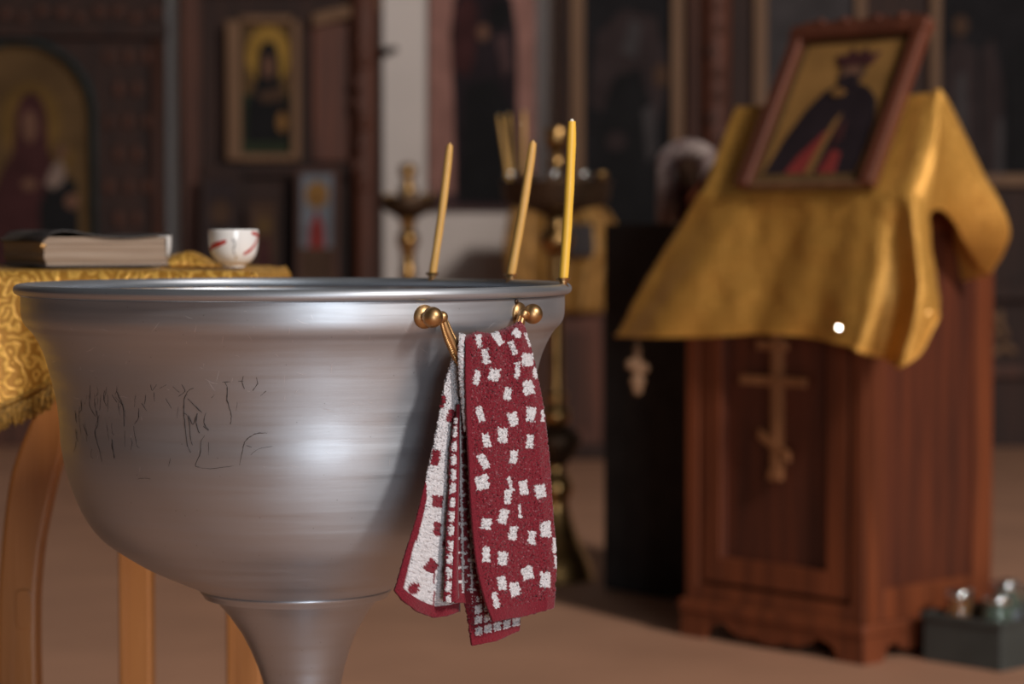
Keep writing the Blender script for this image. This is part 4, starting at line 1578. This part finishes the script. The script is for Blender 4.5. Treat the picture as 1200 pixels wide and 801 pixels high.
# ------------------------------------------------------------------ small brass stand by the white wall
YS2 = 9.2
KS2 = YS2 / FPX
def zs2(y):
    return max(0.0, CAMH - (y - 268) * KS2)
st2 = thing('candle_stand', 'slim brass candle stand with dark tray in front of the white wall', 'candle stand', (wx(478, YS2), YS2, 0))
obj('base', lathe([(r * KS2, z) for r, z in ((46, 0.0), (46, 0.02), (36, 0.05), (18, 0.09), (11, 0.15))], 32), 'old_brass', st2, smooth=True)
obj('pole', lathe([(8.5 * KS2 * (1 + 0.25 * abs(math.sin(i * 0.45)) ** 6), 0.15 + (zs2(252) - 0.15) * i / 60) for i in range(61)], 24), 'old_brass', st2, smooth=True)
obj('pole_knob', lathe([(r * KS2, zs2(y)) for r, y in ((8, 292), (13, 286), (13, 276), (8, 270))], 24), 'old_brass', st2, smooth=True)
obj('tray', lathe([(r * KS2, zs2(y)) for r, y in ((8, 258), (18, 252), (32, 244), (34, 236), (33, 230), (30, 230), (29, 236), (2, 238))], 40), 'dark_bronze', st2, smooth=True, auto=0.7)
obj('finial', lathe([(r * KS2, zs2(y)) for r, y in ((10, 240), (8, 232), (12, 226), (10, 218), (6, 212), (10, 205), (11, 198), (8, 193), (2, 191))], 24), 'brass', st2, smooth=True)
for k in range(8):
    a = 2 * PI * k / 8
    obj('candle_socket', lathe([(0.008, zs2(236)), (0.008, zs2(232)), (0.014, zs2(228)), (0.011, zs2(227)), (0.001, zs2(230))], 12, 26 * KS2 * math.cos(a), 26 * KS2 * math.sin(a)), 'old_brass', st2, smooth=True)

# ------------------------------------------------------------------ far lectern with gold cover, behind the brass stand
YF = 10.6
fx0, fx1 = wx(598, YF), wx(706, YF)
ztopf = wz(248, YF)
fl_ = thing('far_lectern', 'small red-brown lectern standing behind the tall brass candle stand', 'lectern', ((fx0 + fx1) / 2, YF + 0.2, 0))
obj('body', box(fx0 + 0.02, fx1, YF, YF + 0.4, 0.06, ztopf - 0.01), 'red_wood', fl_, world=True, bevel=0.01)
obj('plinth', box(fx0, fx1 + 0.02, YF - 0.02, YF + 0.42, 0.0, 0.07), 'dark_wood', fl_, world=True, bevel=0.01)
obj('front_panel', box(fx0 + 0.07, fx1 - 0.05, YF - 0.008, YF + 0.01, 0.14, 0.56), 'brown_wood', fl_, world=True, bevel=0.006)
fcl = thing('gold_cover', 'old gold cover hanging over the far lectern behind the brass stand', 'cloth', ((fx0 + fx1) / 2, YF + 0.2, wz(366, YF)))
rows = []
for (y, xa, xb, yo) in ((246, 600, 704, 0.40), (242, 602, 705, 0.02), (252, 596, 716, -0.025), (290, 590, 732, -0.05), (320, 594, 716, -0.055), (366, 600, 706, -0.06)):
    rows.append([at(xa + (xb - xa) * i / 9, y if yo < 0.3 else 244, YF + yo - (0.02 * math.sin(i * 2.1) if yo < 0 else 0)) for i in range(10)])
for p in rows[0]:
    p.z = rows[1][0].z
V, F, nu, nv = cr_surf(rows, 5, 5)
o = obj('cloth', (V, F), 'old_brocade', fcl, smooth=True, world=True)
md = o.modifiers.new('thickness', 'SOLIDIFY'); md.thickness = 0.006; md.offset = -1
p0 = at(680, 268, YF - 0.11)
fp = [at(666, 300, YF - 0.10), at(696, 300, YF - 0.10), at(696, 262, YF - 0.085), at(666, 262, YF - 0.085)]
g = ([*fp, *[p + Vector((0, 0.02, 0)) for p in fp]], box(0, 1, 0, 1, 0, 1)[1])
obj('sewn_panel', prism([(fp[0].x, fp[0].z), (fp[1].x, fp[1].z), (fp[2].x, fp[2].z), (fp[3].x, fp[3].z)], YF - 0.11, YF - 0.05), 'paint_slate', fcl, world=True, bevel=0.004)

# ------------------------------------------------------------------ far wall: icon shrines, panels and paintings
def wbox(px0, px1, py0, py1, y0, y1, Y=None):
    """box whose near face spans the given photo rectangle at distance y0"""
    Y = Y or y0
    return box(wx(px0, Y), wx(px1, Y), y0, y1, wz(py1, Y), wz(py0, Y))


def fbox(px0, px1, py0, y0, y1):
    """same, but standing on the floor"""
    return box(wx(px0, y0), wx(px1, y0), y0, y1, 0.0, wz(py0, y0))


# --- carved shrine with the arched icon (left)
YA = 11.30
sh = thing('carved_shrine', 'dark carved wooden shrine with an arched gold icon of mother and child', 'shrine', (wx(60, YA), YA + 0.1, 0))
ML = Matrix.Translation(-Vector((wx(60, YA), YA + 0.1, 0)))
xa, xb = wx(-90, YA), wx(192, YA)
# arch opening in the near panel
ac, ar = wx(24, YA), wx(108, YA) - wx(24, YA)
zar = wz(135, YA)
ztopA = wz(-190, YA)
zb_ = wz(380, YA)
outer_l = [(xa, zb_), (ac - ar, zb_)] + [(ac + ar * math.cos(t), zar + ar * 1.0 * math.sin(t)) for t in [PI - PI * i / 24 for i in range(25)]] + [(ac + ar, zb_), (xb, zb_), (xb, ztopA), (xa, ztopA)]
obj('front_panel', prism(outer_l, YA, YA + 0.06), 'dark_wood', sh, world=True)
obj('shrine_body', box(xa + 0.01, xb - 0.01, YA + 0.05, YA + 0.19, 0, ztopA), 'dark_wood', sh, world=True)
obj('lower_panel', box(xa, xb, YA - 0.04, YA + 0.06, 0, zb_), 'brown_wood', sh, world=True, bevel=0.01)
obj('cornice', wbox(-90, 196, 26, 44, YA - 0.05, YA + 0.03), 'dark_wood', sh, world=True, bevel=0.012)
obj('edge_column', tube([Vector((wx(186, YA), YA - 0.012, wz(380, YA))), Vector((wx(186, YA), YA - 0.012, wz(48, YA)))], 0.028, 12), 'brown_wood', sh, smooth=True, world=True)
V, F = [], []
pth = [Vector((ac + (ar + 0.012) * math.cos(t), YA - 0.004, zar + (ar + 0.012) * math.sin(t))) for t in [PI * i / 30 for i in range(31)]]
pth = [Vector((ac + ar + 0.012, YA - 0.004, zb_))] + pth + [Vector((ac - ar - 0.012, YA - 0.004, zb_))]
obj('arch_moulding', tube(pth, 0.016, 8), 'paint_teal', sh, smooth=True, world=True)
# carved bosses scattered in rows
for r in range(7):
    for c_ in range(3):
        px = 128 + c_ * 22 + (11 if r % 2 else 0)
        py = 66 + r * 38
        if px > 180 or (px < 124 and py > 90) or math.hypot(px - 24, min(0, py - 135)) < 100:
            continue
        p = at(px, py, YA)
        g = ball((p.x, YA - 0.002, p.z), 0.03, 8, 6, (1, 0.6, 1.25))
        obj('carved_boss', g, 'brown_wood', sh, smooth=True, world=True)
for k in range(9):
    p = at(6 + k * 22, 16 + 5 * math.sin(k * 2), YA)
    obj('carved_boss', ball((p.x, YA - 0.002, p.z), 0.03, 8, 6, (1.2, 0.6, 1)), 'brown_wood', sh, smooth=True, world=True)
# painting of mother and child: local frame of the shrine
def shp(px, py):
    p = at(px, py, YA + 0.03)
    return (p.x - wx(60, YA), p.z)
def she(px, py, rx, ry):
    k = YA / FPX
    x, z = shp(px, py)
    return ell(x, z, rx * k, ry * k)
L = [('paint_dim_gold', [(ac - wx(60, YA) + ar * 1.02 * math.cos(t), zar + ar * 1.02 * math.sin(t)) for t in [PI * i / 24 for i in range(25)]] + [(ac - wx(60, YA) - ar * 1.02, zb_), (ac - wx(60, YA) + ar * 1.02, zb_)]),
     ('paint_halo', she(35, 142, 36, 46)),
     ('paint_plum_robe', [shp(*q) for q in ((-20, 330), (-14, 240), (2, 200), (14, 180), (18, 130), (26, 112), (36, 107), (46, 113), (53, 130), (56, 175), (66, 205), (84, 240), (92, 330))]),
     ('paint_skin', she(34, 148, 9, 19)),
     ('paint_halo', she(74, 185, 12, 15)),
     ('paint_black_robe', [shp(*q) for q in ((48, 330), (46, 240), (56, 216), (74, 206), (88, 212), (92, 260), (92, 330))]),
     ('paint_white_robe', [shp(*q) for q in ((52, 216), (60, 196), (70, 186), (76, 196), (74, 214), (62, 222))]),
     ('paint_skin', she(72, 178, 6, 8)), ('paint_skin', she(34, 216, 9, 7)), ('paint_skin', she(84, 236, 8, 9))]
painting(sh, L, step=0.002, y=-0.05)

# --- wooden icon case (left of the white wall)
YC = 11.22
cs_ = thing('icon_case', 'brown wooden wall case with carved column and hanging haloed icon', 'cabinet', (wx(330, YC), YC + 0.13, 0))
obj('back_panel', wbox(214, 446, -180, 420, YC + 0.03, YC + 0.26, YC), 'dark_wood', cs_, world=True)
obj('stile', wbox(213, 236, -180, 420, YC, YC + 0.05), 'brown_wood', cs_, world=True, bevel=0.008)
obj('top_panel', wbox(236, 446, -180, -6, YC, YC + 0.05), 'brown_wood', cs_, world=True, bevel=0.008)
obj('side_field', wbox(366, 408, 26, 190, YC + 0.005, YC + 0.05, YC), 'red_wood', cs_, world=True, bevel=0.01)
obj('ledge', wbox(236, 446, 192, 206, YC - 0.03, YC + 0.05), 'dark_wood', cs_, world=True, bevel=0.006)
obj('column', tube([Vector((wx(428, YC), YC - 0.02, wz(y, YC))) for y in (420, 330, 260, 206, 150, 90, 40, -60)], [0.062, 0.06, 0.056, 0.06, 0.056, 0.06, 0.062, 0.07], 20), 'red_wood', cs_, smooth=True, world=True)
for k in range(8):
    p = at(424 + 5 * math.sin(k * 1.9), 50 + k * 24, YC)
    obj('carved_leaf', ball((p.x, YC - 0.075, p.z), 0.026, 10, 6, (1.1, 0.6, 1.3)), 'red_wood', cs_, smooth=True, world=True)
# rail across the top, climbing to the right
q0, q1 = at(366, 24, YC - 0.02), at(446, 4, YC - 0.02)
obj('top_rail', prism([(q0.x, q0.z - 0.03), (q1.x, q1.z - 0.03), (q1.x, q1.z + 0.03), (q0.x, q0.z + 0.03)], YC - 0.04, YC + 0.03), 'gilt_wood', cs_, world=True, bevel=0.008)
lowb = fbox(214, 448, 336, 10.95, YC + 0.06)
obj('lower_cupboard', lowb, 'dark_wood', cs_, world=True, bevel=0.01)
obj('wall_hook', tube([Vector((wx(444, YC), YC + 0.02, wz(62, YC))), Vector((wx(454, YC), YC - 0.05, wz(62, YC))), Vector((wx(466, YC), YC - 0.06, wz(58, YC)))], [0.02, 0.022, 0.014], 8), 'dark_wood', cs_, smooth=True, world=True)

# the hung icon
YH = YC - 0.07
hi = thing('hanging_icon', 'gold framed icon of a haloed figure in dark green hanging in the wooden case', 'icon', (wx(308, YH), YH + 0.03, wz(188, YH)))
obj('frame_side', wbox(266, 283, 24, 188, YH - 0.01, YH + 0.09, YH), 'gilt_wood', hi, world=True, bevel=0.006)
obj('frame_side', wbox(342, 352, 24, 188, YH - 0.01, YH + 0.09, YH), 'gilt_wood', hi, world=True, bevel=0.006)
obj('frame_rail', wbox(283, 342, 18, 27, YH - 0.01, YH + 0.09, YH), 'gilt_wood', hi, world=True, bevel=0.006)
obj('frame_rail', wbox(283, 342, 180, 189, YH - 0.01, YH + 0.09, YH), 'gilt_wood', hi, world=True, bevel=0.006)
obj('backing', wbox(275, 348, 22, 188, YH + 0.03, YH + 0.09, YH), 'dark_wood', hi, world=True)
ox, oz = wx(308, YH), wz(188, YH)
def hp(px, py):
    p = at(px, py, YH)
    return (p.x - ox, p.z - oz)
def he(px, py, rx, ry):
    return ell(*hp(px, py), rx * YH / FPX, ry * YH / FPX)
painting(hi, [('paint_green', [hp(283, 180), hp(342, 180), hp(342, 26), hp(283, 26)]),
              ('paint_dim_gold', [hp(284, 110), hp(341, 110), hp(341, 27), hp(284, 27)]),
              ('paint_bright_halo', he(314, 64, 26, 34)),
              ('paint_black_robe', [hp(*q) for q in ((288, 165), (290, 120), (300, 95), (302, 60), (308, 50), (316, 47), (323, 53), (327, 70), (328, 98), (338, 125), (338, 165))]),
              ('paint_skin', he(314, 78, 7, 14)), ('paint_brown', [hp(*q) for q in ((300, 110), (330, 100), (334, 118), (308, 120))]),
              ('paint_ochre', he(330, 143, 6, 12))], step=0.002, y=0.0)

# icons leaning on the cupboard
def leaning_icon(name, label, px0, px1, py0, Y, layers_fn, tilt=0.12, frame='brown_wood'):
    zb = lowb[0][4][2]
    x0, x1 = wx(px0, Y), wx(px1, Y)
    h = (wz(py0, Y) - zb) / math.cos(tilt)
    t = thing(name, label, 'icon', ((x0 + x1) / 2, Y - 0.02, zb + 0.005), rot=(-tilt, 0, 0), group='small icons leaning on the cupboard')
    w = (x1 - x0) / 2
    f = 0.025
    obj('board', box(-w + .004, w - .004, 0.004, 0.024, 0.002, h - .004), 'dark_wood', t)
    for nme, g in (('frame_side', box(-w, -w + f, -0.006, 0.02, 0, h)), ('frame_side', box(w - f, w, -0.006, 0.02, 0, h)), ('frame_rail', box(-w + f, w - f, -0.006, 0.02, h - f, h)), ('frame_rail', box(-w + f, w - f, -0.006, 0.02, 0, f))):
        obj(nme, g, frame, t, bevel=0.004)
    painting(t, layers_fn(w - f, f, h - f), step=0.0015, y=0.004)


leaning_icon('small_icon', 'small leaning icon with gold halo, pale blue ground and red robe', 346, 396, 198, 11.05, lambda w, a, b: [
    ('paint_blue_grey', [(-w, a), (w, a), (w, b), (-w, b)]), ('paint_gold', ell(0.0, a + (b - a) * 0.80, w * 0.72, w * 0.85)), ('paint_red_robe', [(-w * .6, a), (w * .6, a), (w * .45, a + (b - a) * .5), (0, a + (b - a) * .66), (-w * .45, a + (b - a) * .5)]),
    ('paint_ochre', ell(0, a + (b - a) * 0.77, w * .3, w * .42)), ('paint_brown', [(-w, a), (w, a), (w, a + (b - a) * .3), (-w, a + (b - a) * .3)])])
leaning_icon('small_icon', 'small leaning icon with plain brown ochre ground', 288, 330, 232, 11.03, lambda w, a, b: [
    ('paint_brown', [(-w, a), (w, a), (w, b), (-w, b)]), ('paint_dim_gold', ell(0.0, a + (b - a) * 0.70, w * 0.6, w * 0.7)), ('paint_plum_robe', [(-w * .7, a), (w * .7, a), (w * .4, a + (b - a) * .55), (-w * .4, a + (b - a) * .55)])], frame='dark_wood')
leaning_icon('small_icon', 'dim leaning icon in a dark frame beside the cabinet stile', 234, 282, 206, 11.06, lambda w, a, b: [
    ('paint_dusk', [(-w, a), (w, a), (w, b), (-w, b)]), ('paint_brown', ell(0.0, a + (b - a) * 0.68, w * 0.7, w * 0.9)), ('paint_night', [(-w * .7, a), (w * .7, a), (w * .3, a + (b - a) * .55), (-w * .3, a + (b - a) * .55)])], frame='dark_wood')

# --- tall painted saint on the white wall
YP_ = YW - 0.04
pn = thing('saint_panel', 'tall rose ground painted panel of a dark robed saint on the white wall', 'painting', (wx(565, YP_), YP_ + 0.015, wz(246, YP_)))
obj('board', wbox(503, 628, -170, 246, YP_ + 0.004, YP_ + 0.03, YP_), 'brown_wood', pn, world=True)
px_, pz_ = wx(565, YP_), wz(246, YP_)
def pp(px, py):
    p = at(px, py, YP_)
    return (p.x - px_, p.z - pz_)
def pe(px, py, rx, ry):
    return ell(*pp(px, py), rx * YP_ / FPX, ry * YP_ / FPX)
painting(pn, [('paint_rose', [pp(503, 246), pp(628, 246), pp(628, -170), pp(503, -170)]),
              ('paint_mauve', [pp(503, 246), pp(628, 246), pp(628, 226), pp(503, 226)]),
              ('paint_halo', pe(566, -60, 46, 46)),
              ('paint_dark_robe', [pp(*q) for q in ((534, 240), (532, 120), (528, 40), (532, 0), (545, -25), (585, -25), (600, 0), (606, 40), (606, 120), (612, 240))]),
              ('paint_plum_robe', [pp(*q) for q in ((530, 80), (533, 10), (548, -10), (560, 10), (556, 70), (548, 90))]),
              ('paint_black_robe', [pp(*q) for q in ((538, 236), (545, 100), (580, 90), (598, 120), (606, 236))]),
              ('paint_skin', pe(566, 38, 7, 10)), ('paint_black_robe', pe(586, 18, 13, 17)), ('paint_mauve', [pp(*q) for q in ((580, 44), (596, 40), (600, 80), (590, 92))]),
              ('paint_skin', pe(566, -62, 17, 24))], step=0.0015, y=-0.013)

# --- dark icon wall on the right (one wooden structure carrying framed paintings)
YR = 11.20
iw = thing('icon_screen', 'dark wooden icon screen with columns covering the right part of the wall', 'icon screen', (wx(950, YR), YR + 0.13, 0))
obj('screen_body', box(wx(656, YR), wx(1420, YR), YR + 0.02, YR + 0.28, 0, wz(-260, YR)), 'dark_wood', iw, world=True)
obj('edge_stile', wbox(656, 667, -260, 470, YR - 0.01, YR + 0.03), 'dark_wood', iw, world=True, bevel=0.006)
obj('column', tube([Vector((wx(838, YR), YR - 0.03, wz(y, YR))) for y in (420, 300, 200, 100, 0, -120)], [0.075, 0.07, 0.066, 0.066, 0.07, 0.075], 20), 'red_wood', iw, smooth=True, world=True)
obj('column', tube([Vector((wx(812, YR), YR + 0.0, wz(y, YR))) for y in (420, 200, 0, -120)], 0.035, 16), 'brown_wood', iw, smooth=True, world=True)
for k in range(9):
    p = at(838 + 5 * math.sin(k * 2.2), 10 + k * 26, YR)
    obj('carved_leaf', ball((p.x, YR - 0.09, p.z), 0.026, 10, 6, (1.2, 0.6, 1.3)), 'brown_wood', iw, smooth=True, world=True)
obj('lower_beam', wbox(669, 1420, 330, 352, YR - 0.05, YR + 0.03), 'dark_wood', iw, world=True, bevel=0.008)
obj('lower_rail', wbox(1100, 1420, 428, 442, YR - 0.03, YR + 0.03), 'brown_wood', iw, world=True, bevel=0.006)
for (x, y, a) in ((1162, 395, 0.5), (1176, 388, -0.4), (1166, 412, 1.2), (1182, 408, -1.0), (1172, 374, 0), (1160, 376, 0.9)):
    p = at(x, y, YR)
    g = ball((0, 0, 0), 0.04, 10, 6, (0.5, 0.35, 1.1))
    obj('carved_leaf', xform(g, Matrix.Translation(Vector((p.x, YR + 0.01, p.z))) @ Matrix.Rotation(a, 4, 'Y')), 'gilt_wood', iw, smooth=True, world=True)


def wall_painting(label, px0, px1, py0, py1, fw_l, fw_r, fw_b, Y, layers_fn, frame='gilt_wood', group=None):
    t = thing('framed_painting', label, 'painting', (wx((px0 + px1) / 2, Y), Y + 0.02, wz(py1, Y)))
    obj('frame_side', wbox(px0, px0 + fw_l, py0, py1, Y - 0.03, Y + 0.02, Y), frame, t, world=True, bevel=0.006)
    obj('frame_side', wbox(px1 - fw_r, px1, py0, py1, Y - 0.03, Y + 0.02, Y), frame, t, world=True, bevel=0.006)
    obj('frame_rail', wbox(px0 + fw_l, px1 - fw_r, py1 - fw_b, py1, Y - 0.03, Y + 0.02, Y), frame, t, world=True, bevel=0.006)
    obj('frame_rail', wbox(px0 + fw_l, px1 - fw_r, py0, py0 + fw_b, Y - 0.03, Y + 0.02, Y), frame, t, world=True, bevel=0.006)
    x0, z0 = wx((px0 + px1) / 2, Y), wz(py1, Y)
    def q(px, py):
        p = at(px, py, Y)
        return (p.x - x0, p.z - z0)
    def e(px, py, rx, ry):
        return ell(*q(px, py), rx * Y / FPX, ry * Y / FPX)
    painting(t, layers_fn(q, e), step=0.0015, y=-0.01)
    return t


def rectp(q, a, b, c, d):
    return [q(a, d), q(b, d), q(b, c), q(a, c)]


wall_painting('dark painting of a shadowy figure in a narrow gilt frame behind the candle stand', 668, 800, -190, 322, 16, 14, 10, YR, lambda q, e: [
    ('paint_night', rectp(q, 684, 786, -180, 312)), ('paint_dusk', [q(*p) for p in ((690, 120), (700, 40), (730, 10), (770, 20), (784, 90), (770, 150), (740, 110), (715, 140))]),
    ('paint_black_robe', [q(*p) for p in ((706, 300), (700, 150), (720, 90), (750, 80), (772, 150), (770, 300))]),
    ('paint_slate', [q(*p) for p in ((728, 60), (740, 20), (752, 30), (746, 70))]), ('paint_dusk', e(702, 92, 9, 11)), ('paint_brown', e(775, 88, 9, 14)), ('paint_slate', [q(*p) for p in ((752, 130), (766, 120), (770, 180), (758, 190))]),
    ('paint_dusk', e(722, 165, 12, 12)), ('paint_skin', e(738, -40, 14, 20))])
wall_painting('grey painting in a gilt frame partly hidden behind the framed icon', 882, 1012, -190, 250, 15, 12, 12, YR, lambda q, e: [
    ('paint_slate', rectp(q, 897, 1000, -180, 238)), ('paint_dusk', [q(*p) for p in ((910, 238), (915, 120), (930, 60), (960, 50), (985, 110), (990, 238))])])
wall_painting('dark painting with pale vertical robes in a gilt frame beyond the lectern', 1088, 1330, -190, 218, 12, 12, 14, YR, lambda q, e: [
    ('paint_night', rectp(q, 1100, 1318, -180, 206)), ('paint_dusk', [q(*p) for p in ((1104, 206), (1108, 70), (1124, 40), (1144, 60), (1150, 206))]), ('paint_slate', [q(*p) for p in ((1120, 160), (1122, 88), (1132, 84), (1134, 160))]),
    ('paint_dusk', [q(*p) for p in ((1152, 206), (1150, 60), (1164, 44), (1176, 100), (1174, 206))]), ('paint_slate', [q(*p) for p in ((1166, 206), (1168, 140), (1176, 138), (1176, 206))]), ('paint_brown', e(1126, 30, 9, 12)), ('paint_black_robe', [q(*p) for p in ((1182, 206), (1180, 60), (1230, 40), (1230, 206))])])
